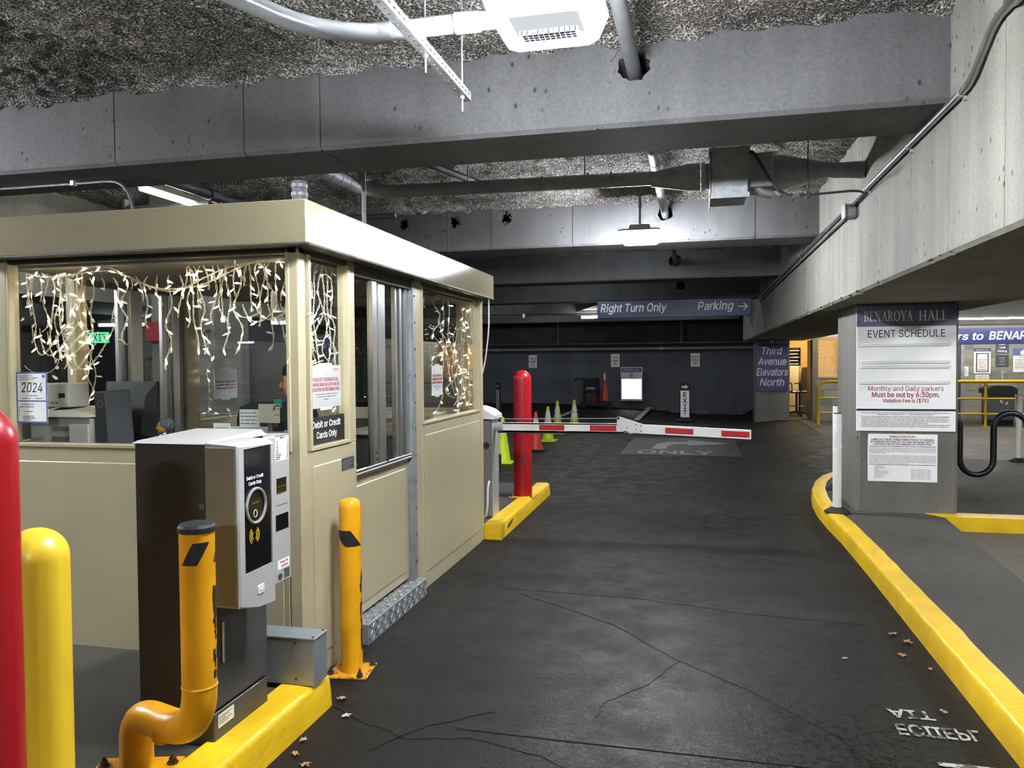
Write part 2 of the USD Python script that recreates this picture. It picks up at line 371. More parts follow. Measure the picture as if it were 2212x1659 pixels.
X, Y, Z = np.eye(3)
NX, NY = -X, -Y
def serif(text, h):
    """Roman capitals with serifs (thin hairlines, bracketed stems) as a shapely shape, height h."""
    t, th, s = .15, .055, .075
    st = lambda x: unary_union([sbox(x-t/2, 0, x+t/2, 1), sbox(x-t/2-s, 0, x+t/2+s, th), sbox(x-t/2-s, 1-th, x+t/2+s, 1)])
    ln = lambda a, b, w: LineString([a, b]).buffer(w/2, cap_style=2)
    def ring(cx, cy, rx, ry, thick=t, thin=th):
        o = affinity.scale(Point(0, 0).buffer(1, 24), rx, ry); i = affinity.scale(Point(0, 0).buffer(1, 24), rx-thick, ry-thin)
        return affinity.translate(o.difference(i), cx, cy)
    def bowl(x, y0, y1, w):
        r = ring(x, (y0+y1)/2, w, (y1-y0)/2); return r.intersection(sbox(x, y0, x+w+1, y1))
    G = {'B': (unary_union([st(.15), bowl(.3, .48, 1, .3), bowl(.3, 0, .53, .36), sbox(.15, 1-th, .3, 1), sbox(.15, 0, .3, th), sbox(.15, .48, .3, .53)]), .72),
         'E': (unary_union([st(.15), sbox(.15, 1-th, .6, 1), sbox(.15, 0, .64, th), sbox(.15, .49, .5, .49+th), sbox(.55, .8, .6, 1), sbox(.59, 0, .64, .22), sbox(.46, .4, .5, .63)]), .7),
         'N': (unary_union([sbox(.1, 0, .1+th, 1), sbox(.0, 0, .25, th), sbox(-.02, 1-th, .2, 1), ln((.1, 1), (.75, .02), t), sbox(.72, 0, .72+th, 1), sbox(.62, 1-th, .88, 1)]).intersection(sbox(-.1, 0, 1, 1)), .92),
         'A': (unary_union([ln((.1, 0), (.42, 1), th), ln((.40, 1), (.74, 0), t), sbox(.2, .33, .62, .33+th), sbox(.0, 0, .22, th), sbox(.6, 0, .88, th)]).intersection(sbox(-.1, 0, 1, 1.02)), .84),
         'R': (unary_union([st(.15), bowl(.3, .46, 1, .32), sbox(.15, 1-th, .3, 1), sbox(.15, .46, .3, .51), ln((.34, .48), (.72, 0), t), sbox(.66, 0, .84, th)]).intersection(sbox(-.1, 0, 1, 1)), .8),
         'O': (ring(.45, .5, .44, .51), .92),
         'Y': (unary_union([sbox(.36, 0, .36+t, .5), sbox(.27, 0, .6, th), ln((.08, 1), (.43, .45), t), ln((.44, .45), (.74, 1), th), sbox(-.02, 1-th, .24, 1), sbox(.62, 1-th, .86, 1)]).intersection(sbox(-.1, 0, 1, 1)), .8),
         'H': (unary_union([st(.15), st(.7), sbox(.15, .48, .7, .48+th)]), .88),
         'L': (unary_union([st(.15), sbox(.15, 0, .58, th), sbox(.53, 0, .58, .24)]), .62)}
    out, x = [], 0
    for c in text:
        if c == ' ': x += .35; continue
        g, w = G[c]; out.append(affinity.translate(g, x, 0)); x += w+.08
    g = unary_union(out); return affinity.scale(affinity.translate(g, -x/2, 0), h, h, origin=(0, 0)), x*h
def dashes(x0, x1, z, h, seed, o, right, up, fill=.82):
    """One line of print too small to read: word-long bars."""
    rg = random.Random(seed); x = x0; bs = []
    while x < x1:
        w = rg.uniform(.8, 3.2)*h*1.6
        bs.append(sbox(x, z, min(x+w, x1), z+h*rg.uniform(.55, .75))); x += w+h*.7
    return poly_flat(unary_union(bs), o, right, up, .0006)
def screw(c, nrm, r=.006, l=.004):
    c, nrm = np.array(c, float), np.array(nrm, float); return cyl(c-nrm*.001, c+nrm*l, r, 8)

# ================================================================== SETTING
IZ = .13                # top of the raised islands
def floor_z(x, y):
    e = np.clip(-.056-(x+2.87)*.0625, -.28, .08)
    return np.where((x < 1.6), e*np.clip((y-20)/8, 0, 1), 0)
def make_floor():
    xs, ys = np.arange(-14, 10.01, .5), np.arange(-6, 28.6, .5)
    gx, gy = np.meshgrid(xs, ys); v = np.stack([gx, gy, floor_z(gx, gy)], -1).reshape(-1, 3); n = len(xs); f = []
    for j in range(len(ys)-1):
        for i in range(n-1):
            a = j*n+i; f += [[a, a+1, a+n+1], [a, a+n+1, a+n]]
    p = '/World/floor'; m = usdkit.mesh(stage, p, (v, np.array(f)), MATS['lane_floor'], smooth=True)
    tag(m.GetPrim(), 'dark worn concrete floor of the driving lane with cracks and patches', 'floor', None, 'structure'); return p
FLOOR = make_floor()
struct('ceiling', box(-14, 10, -6, 28.6, 3.44, 3.6), 'concrete_slab', 'concrete ceiling slab above the sprayed coating', 'ceiling')
struct('wall_back', box(-14, 10, -6.2, -6, -.3, 3.5), 'concrete_far', 'concrete wall closing the garage behind the entry lane', 'wall')
struct('wall_left', box(-14.2, -14, -6, 28.6, -.3, 3.5), 'concrete_far', 'concrete wall far to the left of the booth', 'wall')
struct('wall_right', box(9.8, 10, -6, 28.6, -.3, 3.5), 'concrete_far', 'concrete wall beyond the elevator lobby side', 'wall')
struct('wall_far', box(-14, 10, 28, 28.2, -.5, 3.5), 'concrete_far', 'dark stained concrete wall at the far end of the lane', 'wall')
# sprayed fireproofing in each bay between the beams
BEAMS = [(4.41, 5.0), (8.8, 9.42), (12.72, 13.3), (16.95, 17.5), (21.1, 21.7), (25.2, 25.8)]
def spray_bay(x0, x1, y0, y1, step, seed, label):
    xs, ys = np.arange(x0, x1+step*.5, step), np.arange(y0, y1+step*.5, step)
    gx, gy = np.meshgrid(xs, ys); p = np.stack([gx, gy, np.full_like(gx, seed)], -1)
    h = meshkit.fbm(p*13, 4, seed)*.06+meshkit.noise(p*3.2, seed+7)*.03
    edge = np.minimum(gy-y0, y1-gy); lip = np.clip(1-edge/.07, 0, 1)*(meshkit.noise(p*7, seed+3)*.045)
    v = np.stack([gx, gy, 3.42-h-lip], -1).reshape(-1, 3); n = len(xs)
    i = np.arange(len(ys)-1)[:, None]*n+np.arange(n-1)[None]; i = i.ravel()
    f = np.concatenate([np.stack([i, i+n+1, i+1], 1), np.stack([i, i+n, i+n+1], 1)])
    struct('ceiling_coating', (v, f), 'sprayed_ceiling', label, 'ceiling coating', smooth=True)
spray_bay(-7, 1.26, .4, 4.41, .019, 1, 'rough sprayed grey coating on the ceiling nearest, around the big lamp')
spray_bay(-6.5, 1.26, 5.0, 8.8, .024, 2, 'rough sprayed coating on the ceiling behind the first beam, above the duct')
spray_bay(-8, 1.26, 9.42, 12.72, .06, 3, 'sprayed coating on the ceiling between the second and third beams')
spray_bay(-13.9, 1.26, 13.3, 28, .12, 4, 'sprayed coating on the dark ceiling toward the far wall')
spray_bay(-13.9, 1.26, -6, .4, .1, 5, 'sprayed coating on the ceiling behind the entry')
def beam(i, y0, y1, x0, x1, zb, joints, holes, label):
    c = .022
    body = m3.Manifold.extrude(m3.CrossSection([[(y0+c, zb), (y1-c, zb), (y1, zb+c), (y1, 3.46), (y0, 3.46), (y0, zb+c)]]), x1-x0)
    # extrude is along z: (y, z, x) -> (x, y, z)
    body = body.transform(np.array([[0, 0, 1, x0], [1, 0, 0, 0], [0, 1, 0, 0]], float))
    cuts = []
    for x in joints:
        cuts.append(m3.Manifold.cube([.007, .02, 1.]).translate([x, y0-.01, zb-.1]))
        cuts.append(m3.Manifold.cube([.007, y1-y0+.1, .012]).translate([x, y0-.05, zb-.002]))
    rg = np.random.default_rng(i)
    for (x, z, r, depth, rag) in holes:
        th = np.linspace(0, 2*math.pi, 25)[:-1]; rr = r*(1+rag*(rg.random(24)-.5))
        pts = [(x+a*math.cos(t), z+a*math.sin(t)) for a, t in zip(rr, th)]
        cyl_ = m3.Manifold.extrude(m3.CrossSection([pts]), depth+.02).transform(np.array([[1, 0, 0, 0], [0, 0, 1, y0-.02], [0, 1, 0, 0]], float))
        cuts.append(cyl_)
        if rag > .2:      # spalled rim
            rr2 = r*1.35*(1+.35*(rg.random(24)-.5)); pts = [(x+a*math.cos(t), z+a*math.sin(t)) for a, t in zip(rr2, th)]
            cuts.append(m3.Manifold.extrude(m3.CrossSection([pts]), .03).transform(np.array([[1, 0, 0, 0], [0, 0, 1, y0-.02], [0, 1, 0, 0]], float)))
    if cuts: body = body-m3.Manifold.batch_boolean(cuts, m3.OpType.Add)
    struct('ceiling_beam', body, 'concrete_beam', label, 'beam', smooth=None)
HX = -.345
beam(1, 4.41, 5.0, -13.9, 1.255, 2.905, [-6.2, -3.713, -2.767, -2.245], [(HX, 3.235, .085, .45, .3)], 'nearest concrete ceiling beam, crossing above the booth front, with a pipe sleeve hole')
beam(2, 8.8, 9.42, -13.9, 1.255, 2.905, [-2.869, -2.334, -1.38, .6], [(HX, 3.227, .08, .4, .3), (-3.418, 3.24, .055, .35, .45), (-2.782, 3.245, .055, .3, .8), (-2.156, 3.262, .055, .25, .9)], 'second concrete ceiling beam, lit behind the hanging lamp, with ragged holes')
beam(3, 12.72, 13.3, -13.9, 1.255, 2.905, [-3., -1.1, .4], [(HX, 3.19, .1, .4, .2)], 'third concrete ceiling beam in shade behind the lit one')
beam(4, 16.95, 17.5, -13.9, 1.255, 2.905, [-3.2, .2], [(HX, 3.19, .09, .3, .2)], 'fourth ceiling beam just behind the long blue lane sign')
beam(5, 21.1, 21.7, -13.9, 1.255, 2.905, [-4.2, -3.0, -1.], [], 'fifth ceiling beam beside the small far lamp')
beam(6, 25.2, 25.8, -13.9, 1.255, 2.88, [], [], 'farthest ceiling beam in front of the dark end wall')
# edge girder over the column line
def girder():
    x0, x1, zb, c = 1.25, 2.85, 2.13, .03
    body = m3.Manifold.cube([x1-x0, 29, 1.33]).translate([x0, -6, zb])
    cuts = [hull([(x0-.01, -7, zb-.01), (x0+c, -7, zb-.01), (x0-.01, -7, zb+c), (x0-.01, 24, zb-.01), (x0+c, 24, zb-.01), (x0-.01, 24, zb+c)])]
    for y in (1.6, 2.9, 3.671, 4.42, 5.158, 6.594, 8.106, 8.885, 9.713, 11.5, 13.5, 15.5, 18., 20.5):
        cuts.append(m3.Manifold.cube([.03, .007, 1.5]).translate([x0-.018, y, zb-.05]))
    rg = np.random.default_rng(5)                    # chipped lower edge
    for k in range(46):
        y = rg.uniform(2.2, 14); r = rg.uniform(.012, .035)
        cuts.append(m3.Manifold.sphere(r, 8).scale([1, rg.uniform(1, 3), .8]).translate([x0+rg.uniform(-.005, .015), y, zb+rg.uniform(-.005, .012)]))
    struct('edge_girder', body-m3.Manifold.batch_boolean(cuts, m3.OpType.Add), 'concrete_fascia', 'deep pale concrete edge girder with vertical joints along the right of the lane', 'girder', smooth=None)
girder()
def column(x0, x1, y0, y1, z0, z1, label):
    c = .035; pts = [(x+sx*c*(k == 0), y+sy*c*(k == 1)) for x, sx in ((x0, 1), (x1, -1)) for y, sy in ((y0, 1), (y1, -1)) for k in (0, 1)]
    struct('column', hull([(a, b, z) for a, b in pts for z in (z0, z1)]), 'concrete_column', label, 'column', smooth=None)
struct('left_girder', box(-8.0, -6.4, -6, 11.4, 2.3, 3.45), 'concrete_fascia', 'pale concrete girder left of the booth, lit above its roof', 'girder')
column(1.49, 2.385, 8.08, 9.15, IZ, 2.135, 'near square concrete column carrying the event schedule board')
column(1.49, 2.32, 21.7, 22.5, -.1, 2.135, 'farther concrete column with the dark blue elevators sign')
column(-5.6, -4.85, 7.1, 7.8, 0, 3.45, 'concrete column left of the booth with a red fire box')
struct('cross_beam', box(2.85, 9.8, 21.0, 21.6, 2.42, 3.45), 'concrete_beam', 'low concrete beam above the elevator lobby wall', 'beam')
struct('cross_beam', hull([(-1.9, 17.5, 2.95), (-1.2, 17.5, 2.95), (-1.9, 17.5, 3.4), (-1.2, 17.5, 3.4), (-3.2, 21.1, 2.95), (-2.5, 21.1, 2.95), (-3.2, 21.1, 3.4), (-2.5, 21.1, 3.4)]), 'concrete_beam', 'slanting concrete rib between the fourth and fifth beams', 'beam')
# islands
isl = [(-9, -6), (-1.83, -6), (-1.83, 3.32), (-2.0, 3.32), (-2.0, 3.425), (-9, 3.425)]
struct('island_slab', prism(isl, 0, IZ, 'z'), 'island_floor', 'grey raised concrete island in front of the booth', 'island')
isl2 = [(-3.7, 6.8), (-1.86, 6.8), (-1.86, 9.2), (-3.7, 9.2)]
struct('island_slab', prism(isl2, 0, IZ, 'z'), 'island_floor', 'small raised island under the barrier gate behind the booth', 'island')
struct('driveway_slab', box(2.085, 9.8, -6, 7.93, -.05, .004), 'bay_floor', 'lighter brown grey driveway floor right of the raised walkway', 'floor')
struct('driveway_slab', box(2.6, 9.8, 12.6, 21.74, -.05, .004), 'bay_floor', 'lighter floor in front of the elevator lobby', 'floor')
def curb_profile(path, w, h, name, label, r=.025, wob=.004, seed=1, z0=0.):
    """A painted curb swept along a plan path (left edge inside): rounded top, slightly uneven."""
    P = np.array(path, float); seg = np.linalg.norm(np.diff(P, axis=0), axis=1); s = np.r_[0, np.cumsum(seg)]
    q = np.arange(0, s[-1], .04); q = np.r_[q, s[-1]]
    P = np.stack([np.interp(q, s, P[:, k]) for k in (0, 1)], 1); T = np.gradient(P, axis=0); T /= np.linalg.norm(T, axis=1, keepdims=True); N = np.stack([T[:, 1], -T[:, 0]], 1)
    prof = [(0, 0), (0.004, h*.5), (0.01, h-r), (0.01+r*.3, h-r*.3), (0.01+r, h), (w*.6, h+.002), (w, h), (w, 0)]
    rg = np.random.default_rng(seed); rings = []
    for a, b in prof:
        d = wob*(meshkit.noise(np.stack([P[:, 0]*5, P[:, 1]*5, np.full(len(P), a*20+b*30)], 1), seed)-.5)*2
        rings.append(np.stack([P[:, 0]-N[:, 0]*(a+d*(b > 0)), P[:, 1]-N[:, 1]*(a+d*(b > 0)), np.full(len(P), z0+b)+d*(b > h*.9)*.6], 1))
    v = np.stack(rings, 1); k, m = v.shape[:2]; v = v.reshape(-1, 3); f = []
    for i in range(k-1):
        for j in range(m):
            a0, a1, b0, b1 = i*m+j, i*m+(j+1) % m, (i+1)*m+j, (i+1)*m+(j+1) % m
            f += [[a0, b0, b1], [a0, b1, a1]]
    for j in range(1, m-1): f += [[0, j, j+1], [(k-1)*m, (k-1)*m+j+1, (k-1)*m+j]]
    return struct(name, (v, np.array(f)), 'curb_yellow', label, 'curb', smooth=45)
# N points to the right of travel: going +y the outside (lane side) is +x
curb_profile([(-1.665, -6), (-1.665, 3.31)], .17, .15, 'curb', 'glossy yellow painted curb in front, ending beside the grey box', seed=2)
gate_curb = curb_profile([(-1.715, 6.755), (-1.725, 9.2)], .16, .142, 'curb', 'short yellow painted curb under the red bollard and barrier gate', seed=3)
part(gate_curb, 'scuff_mark', hull([(-1.712, 6.98, .062), (-1.712, 7.0, .085), (-1.712, 7.17, .112), (-1.712, 7.2, .1), (-1.712, 7.12, .075), (-1.722, 7.08, .08), (-1.722, 7.02, .07)]), 'crack_dark', 'black tyre scuff')
th = np.linspace(0, 1, 14)
arc = [(1.225, -6), (1.225, 6.2), (1.215, 7.2), (1.19, 7.8), (1.185, 8.4), (1.21, 8.95), (1.27, 9.5), (1.37, 10.), (1.52, 10.5), (1.75, 10.95), (2.05, 11.3)]
curb_profile(arc[::-1], .15, .14, 'curb', 'long curving yellow curb along the right side of the lane', seed=4)
right_isl = [(1.36, -6), (2.08, -6), (2.08, 5.7), (2.16, 7.0), (2.23, 7.99), (9.8, 7.99), (9.8, 12.6), (2.6, 12.6), (2.05, 11.25), (1.78, 10.85), (1.6, 10.45), (1.5, 9.95), (1.4, 9.45), (1.345, 8.95), (1.32, 8.4), (1.325, 7.8), (1.35, 7.2), (1.36, 6.2)]
struct('island_slab', prism(right_isl, 0, IZ, 'z'), 'island_floor', 'raised grey walkway and platform right of the lane', 'island')
v_ = prism([(2.20, 7.92), (9.8, 7.92), (9.8, 8.14), (2.05, 8.14)], .0, .136, 'z')
struct('curb', v_, 'curb_yellow', 'straight yellow curb facing the viewer, right of the near column', 'curb')
# lane paint (flat print on the floor)
def wl(name, geom, o, right, up, mat, label): part(FLOOR, name, poly_flat(geom, o, right, up, .002), mat, label, smooth=None)
part(FLOOR, 'painted_word', txt('ONLY', .5, (-.38, 13.62, .002), X, Y, fit=1.3, depth=.002), 'dim_white', 'faded white word ONLY on the dark patch', smooth=None)
part(FLOOR, 'dark_patch', box(-1.3, .72, 13.45, 16.4, -.01, .0015), 'pipe_dark', 'dark painted rectangle under the turn arrow', smooth=None)
ar = unary_union([Polygon([(-1.15, 0), (-.75, 0), (-.72, .55), (-.55, .85), (-.2, .95), (-.2, 1.35), (-.75, 1.28), (-1.02, .95)]), Polygon([(-.2, .62), (.95, 1.1), (-.2, 1.68)])])
wl('painted_arrow', affinity.translate(affinity.scale(ar, .68, 1, origin=(0, 0)), -.05, 0), (0, 14.35, .002), X, Y, 'dim_white', 'faded white right-turn arrow')
wl('stall_line', sbox(-.08, 0, .08, 6.3), (-1.6, 21.2, .004), X, Y, 'dim_white', 'dim white stall line by the far wall')
wl('stall_line', sbox(-.07, 0, .07, 4.5), (-3.9, 21.2, .006), X, Y, 'dim_white', None)
part(FLOOR, 'stencil_word', cat(txt('AIT', .085, (.93, 3.74, .002), X, Y, fit=.19, fliy=True, depth=.0015), txt('ECIIEPL', .1, (1.0, 3.57, .002), X, Y, fit=.33, fliy=True, depth=.0015)), 'worn_white', 'worn white stencilled letters beside the right curb', smooth=None)
wl('stencil_word', unary_union([sbox(-.02, .02, .2, .05), sbox(-.015, -.05, .04, -.02)]), (.94, 3.3, .002), X, Y, 'worn_white', 'worn white stencil remnant at the bottom edge')
wl('joint_line', LineString([(-1.02, 3.215), (-.49, 3.206), (0., 3.203), (.6, 3.2), (1.2, 3.2)]).buffer(.0022), (0, 0, .001), X, Y, 'crack_dark', 'dark saw-cut joint across the lane')
wl('crack_line', LineString([(-1.32, 2.95), (-1.24, 3.1), (-1.15, 3.22), (-1.06, 3.28), (-.98, 3.36), (-.9, 3.41)]).buffer(.002), (0, 0, .001), X, Y, 'crack_dark', 'short dark crack near the yellow curb')
rg = np.random.default_rng(8)
def crack(pts, seed, w=.0008):
    P = np.array(pts, float); q = np.linspace(0, len(P)-1, len(P)*14); r = np.random.default_rng(seed)
    L = np.stack([np.interp(q, range(len(P)), P[:, k])+np.cumsum(r.normal(0, .006, len(q)))*.6 for k in (0, 1)], 1)
    wl('crack_line', LineString(L).buffer(w), (0, 0, .0012), X, Y, 'crack_dark', None)
crack([(-1.2, 5.2), (-.5, 4.7), (-.1, 4.2), (.25, 3.9), (.6, 3.5), (.8, 3.1)], 1)
crack([(-1.75, 3.35), (-1.45, 3.2), (-1.2, 3.08), (-.95, 3.15), (-.6, 3.05), (-.3, 2.85)], 2)
crack([(-.1, 4.2), (-.22, 3.9), (-.42, 3.65), (-.45, 3.45)], 3)
crack([(-1.3, 5.3), (-.4, 5.25), (.3, 5.1), (1.0, 5.0)], 4)

# wheel stop, low kerb pieces at the far wall
struct('wheel_stop', cb(-.95, .4, 27.2, 27.4, -.3, -.08, .03), 'concrete_far', 'pale concrete wheel stop against the far wall', 'wheel stop')

# ================================================================== LOBBY WALL, OFFICE (right, far)
WY = 21.75
struct('lobby_wall', cat(box(3.03, 3.62, WY, WY+.2, 0, 1.08), box(3.62, 9.8, WY, WY+.2, 0, 2.45), box(2.33, 3.62, WY, WY+.2, 2.2, 2.45)), 'mortar', 'grey concrete block wall of the elevator lobby', 'wall')
LW = '/World/lobby_wall'
rg = random.Random(3)
def blocks(x0, x1, z0, z1, skip=None):
    r = 0; z = z0
    while z < z1-.05:
        x = x0-(.2 if r % 2 else 0)
        while x < x1:
            a, b = max(x, x0)+.005, min(x+.4, x1)-.005
            if b-a > .04: part(LW, 'block', box(a, b, WY-.012, WY+.02, z+.005, min(z+.2, z1)-.005), rg.choice(['cmu_block_a', 'cmu_block_b', 'cmu_block_c']), smooth=None)
            x += .4
        z += .2; r += 1
blocks(3.03, 3.62, 0, 1.08); blocks(6.52, 9.0, 0, 2.2)
# dark elevator door left of the notices
p = thing('door_2', 'dark metal elevator door in the block wall beside the small white notice', 'door', (6.3, WY-.03, 0), kind='structure')
part(p, 'frame', cat(box(6.0, 6.08, WY-.05, WY, 0, 2.1), box(6.44, 6.52, WY-.05, WY, 0, 2.1), box(6.0, 6.52, WY-.05, WY, 2.1, 2.18)), 'galv_dull')
part(p, 'panel', box(6.08, 6.44, WY-.03, WY-.001, 0, 2.1), 'pipe_dark')
# office
struct('office_wall', cat(box(2.32, 9.8, 25.0, 25.2, 0, 2.45), box(2.1, 2.3, 22.5, 25, 0, 2.45), box(4.6, 4.8, WY+.2, 25, 0, 2.45), box(2.3, 4.8, WY+.2, 25.0, 2.4, 2.5)), 'office_tan', 'warm tan walls of the lit attendant office', 'wall')
struct('office_floor', box(2.3, 4.6, WY, 25, 0, .012), 'island_floor', 'grey floor of the attendant office', 'floor')
p = thing('door_1', 'brown metal frame of the open office doorway', 'door', (2.97, WY, 0), kind='structure')
part(p, 'frame', cat(box(2.93, 3.03, WY-.03, WY+.1, 0, 2.2), box(2.3, 2.36, WY-.03, WY+.1, 0, 2.2), box(2.36, 2.93, WY-.03, WY+.1, 2.14, 2.2)), 'door_frame_brown')
part(p, 'door_leaf', tf(box(2.9, 2.935, WY+.1, WY+.75, .02, 2.12), np.eye(4)), 'door_frame_brown', 'brown door leaf standing open')
p = thing('window_1', 'office window with half-closed pale blinds beside the doorway', 'window', (3.3, WY, 1.08), kind='structure')
part(p, 'window_frame', cat(box(3.03, 3.62, WY-.03, WY+.06, 1.08, 1.13), box(3.03, 3.07, WY-.03, WY+.06, 1.13, 2.2), box(3.56, 3.62, WY-.03, WY+.06, 1.13, 2.2), box(3.07, 3.56, WY-.03, WY+.06, 2.15, 2.2)), 'door_frame_brown')
part(p, 'pane', box(3.07, 3.56, WY+.0, WY+.006, 1.13, 2.15), 'glass')
for k in range(30):
    z = 1.16+k*.033; part(p, 'blind_slat', tf(box(3.08, 3.55, WY+.08, WY+.105, z, z+.0015), rot(X, 25, (3.3, WY+.09, z))), 'blind_slat', smooth=None)
def tube_lamp(a, b, glowmat, label, r=.022, rods=True, top=3.4, name='strip_light'):
    a, b = np.array(a, float), np.array(b, float); d = (b-a)/np.linalg.norm(b-a); w = np.array([-d[1], d[0], 0])*.05
    p = thing(name, label, 'strip light', (a+b)/2)
    part(p, 'housing', hull([q+s*w*k+Z*dz for q in (a, b) for s in (-1, 1) for k, dz in ((1, .02), (.7, .07))]), 'white_enamel')
    part(p, 'lamp_tube', tube([a-Z*r*.2, b-Z*r*.2], r, 10), glowmat)
    if rods:
        for t in (.15, .85):
            q = a+(b-a)*t; part(p, 'hanger_rod', cyl(q+Z*.07, [q[0], q[1], top], .006, 6), 'pipe_grey')
tube_lamp((2.7, 23.4, 2.32), (4.0, 23.4, 2.32), 'office_tube_glow', 'warm strip light under the office ceiling', rods=False)
p = thing('file_cabinet', 'cream two-door metal cabinet behind the office chair', 'cabinet', (2.66, 24.4, 0))
part(p, 'body', cb(2.35, 2.86, 24.0, 24.6, .012, 1.42, .01), 'cabinet_cream')
for k, x in enumerate((2.37, 2.61)): part(p, 'door', cb(x, x+.23, 23.985, 24.0, .7, 1.4, .004), 'cabinet_cream')
for k in range(3): part(p, 'drawer', cb(2.37, 2.84, 23.985, 24.0, .06+k*.21, .26+k*.21, .004), 'cabinet_cream')
p = thing('paper_rack', 'black wire letter rack full of papers on the office wall', 'rack', (2.78, 24.85, 1.42))
part(p, 'frame', cat(box(2.66, 2.68, 24.7, 24.98, 1.42, 1.95), box(2.98, 3.0, 24.7, 24.98, 1.42, 1.95), *[box(2.66, 3.0, 24.7, 24.98, 1.45+k*.1, 1.46+k*.1) for k in range(6)]), 'matt_black')
for k in range(5): part(p, 'paper_tray', box(2.69, 2.95-.03*(k % 2), 24.69, 24.95, 1.462+k*.1, 1.485+k*.1), 'paper_white')
for k, (x, z, w) in enumerate(((2.36, 1.42, .28), (2.38, 1.56, .22), (2.42, 1.7, .16))):
    solo('cardboard_box', cb(x, x+w, 24.2, 24.45, z, z+.135, .006), 'office_tan', ('wide tan box lying on the cream cabinet', 'middle tan box of the pile on the cream cabinet', 'topmost small tan box above the cream cabinet')[k], 'box', 'boxes on the office cabinet')
p = thing('office_printer', 'small white device on a dark stand right of the cabinet', 'printer', (3.0, 24.4, 0))
part(p, 'stand', cb(2.92, 3.3, 24.1, 24.6, .012, .95, .01), 'pipe_dark'); part(p, 'body', cb(2.92, 3.3, 24.1, 24.5, .95, 1.28, .02), 'white_plastic')
def office_chair(name, label, c, face, sz, bz0, bz1, w=.46, mat='black_paint', ring=False):
    """face: heading of the sitter in degrees; sz seat height; bz backrest from-to."""
    p = thing(name, label, 'office chair', (c[0], c[1], c[2])); M = rotz(face, (c[0], c[1], 0)); x, y, z = c
    ap = lambda m: tf(m, M)
    part(p, 'seat', ap(cb(x-.22, x+.25, y-w/2, y+w/2, z+sz-.07, z+sz, .03)), mat)
    bk = [(x-.27-.05*t, y+s*w/2*k, z+bz0+(bz1-bz0)*t+d) for t, k, d in ((0, .8, .0), (.35, .98, 0), (.8, 1, 0), (.96, .9, .0), (1, .55, .012)) for s in (-1, 1)]
    part(p, 'backrest', ap(hull([q for b in bk for q in (b, (b[0]+.06, b[1], b[2]))])), mat)
    part(p, 'gas_lift', ap(cyl((x, y, z+.1), (x, y, z+sz-.07), .03, 12)), 'matt_black')
    part(p, 'back_bracket', ap(tube(bend([(x-.05, y, z+sz-.06), (x-.34, y, z+sz-.02), (x-.33, y, z+bz0+.12)], .1), .02, 8)), 'matt_black')
    for s in (-1, 1): part(p, 'armrest', ap(tube(bend([(x+.0, y+s*.2, z+sz-.05), (x+.0, y+s*.28, z+sz+.02), (x+.0, y+s*.28, z+sz+.2), (x+.2, y+s*.28, z+sz+.21)], .06), .017, 8)), 'matt_black')
    if ring: part(p, 'foot_ring', ap(tube([(x+.21*math.cos(t), y+.21*math.sin(t), z+.28) for t in np.linspace(0, 2*math.pi, 25)], .012, 6)), 'aluminium')
    for k in range(5):
        t = k*2*math.pi/5+.3; e = (x+.29*math.cos(t), y+.29*math.sin(t))
        q = part(p, 'base_leg', ap(tube([(x, y, z+.12), (x+.18*math.cos(t), y+.18*math.sin(t), z+.1), (*e, z+.065)], [.025, .02, .016], 8)), 'matt_black')
        part(q, 'caster', ap(cyl((e[0]-.02*math.sin(t), e[1]+.02*math.cos(t), z+.03), (e[0]+.02*math.sin(t), e[1]-.02*math.cos(t), z+.03), .03, 12)), 'rubber_black')
    return p
office_chair('office_chair', 'black leather drafting chair with foot ring in the office doorway', (2.72, 23.3, .012), 200, .72, .78, 1.36, .46, 'black_paint', True)
# guard rail in front of the lobby wall
p = thing('guard_rail', 'yellow tubular guard rail in front of the lobby wall', 'guard rail', (5.5, 20.2, 0))
part(p, 'top_rail', tube(bend([(2.86, 20.2, .02), (2.86, 20.2, 1.06), (9.5, 20.2, 1.06)], .22, 9), .04, 12), 'rail_yellow')
for z in (.66, .3): part(p, 'middle_rail', cyl((2.86, 20.2, z), (9.5, 20.2, z), .026, 10), 'rail_yellow')
for x in (4.3, 5.6, 6.52, 7.9, 9.3): part(p, 'post', cyl((x, 20.2, .01), (x, 20.2, 1.06), .03, 10), 'rail_yellow')
for x in (2.86, 6.52): part(p, 'base_plate', cb(x-.1, x+.1, 20.1, 20.3, 0, .012, .003), 'rail_olive')
p = thing('litter_bin', 'grey recycling bin with curved black hood behind the yellow rail', 'litter bin', (6.95, 20.75, 0))
part(p, 'body', cb(6.68, 7.24, 20.5, 21.0, .12, .78, .03), 'bin_grey'); part(p, 'hood', prism([(6.64, .76), (7.28, .76), (7.28, .88), (7.15, .95), (6.77, .95), (6.64, .88)], 20.46, 21.04, 'y'), 'matt_black')
part(p, 'base', cb(6.7, 7.22, 20.53, 20.97, 0, .12, .01), 'matt_black')
part(p, 'recycling_mark', poly_flat(unary_union([affinity.rotate(Polygon([(0, .02), (.05, .02), (.05, .0), (.09, .035), (.05, .07), (.05, .05), (0, .05)]), a, origin=(.02, -.03)) for a in (0, 120, 240)]), (7.0, 20.499, .62), X, Z), 'white_enamel')
part(p, 'label_panel', box(6.95, 7.1, 20.495, 20.5, .32, .4), 'ink_blue')

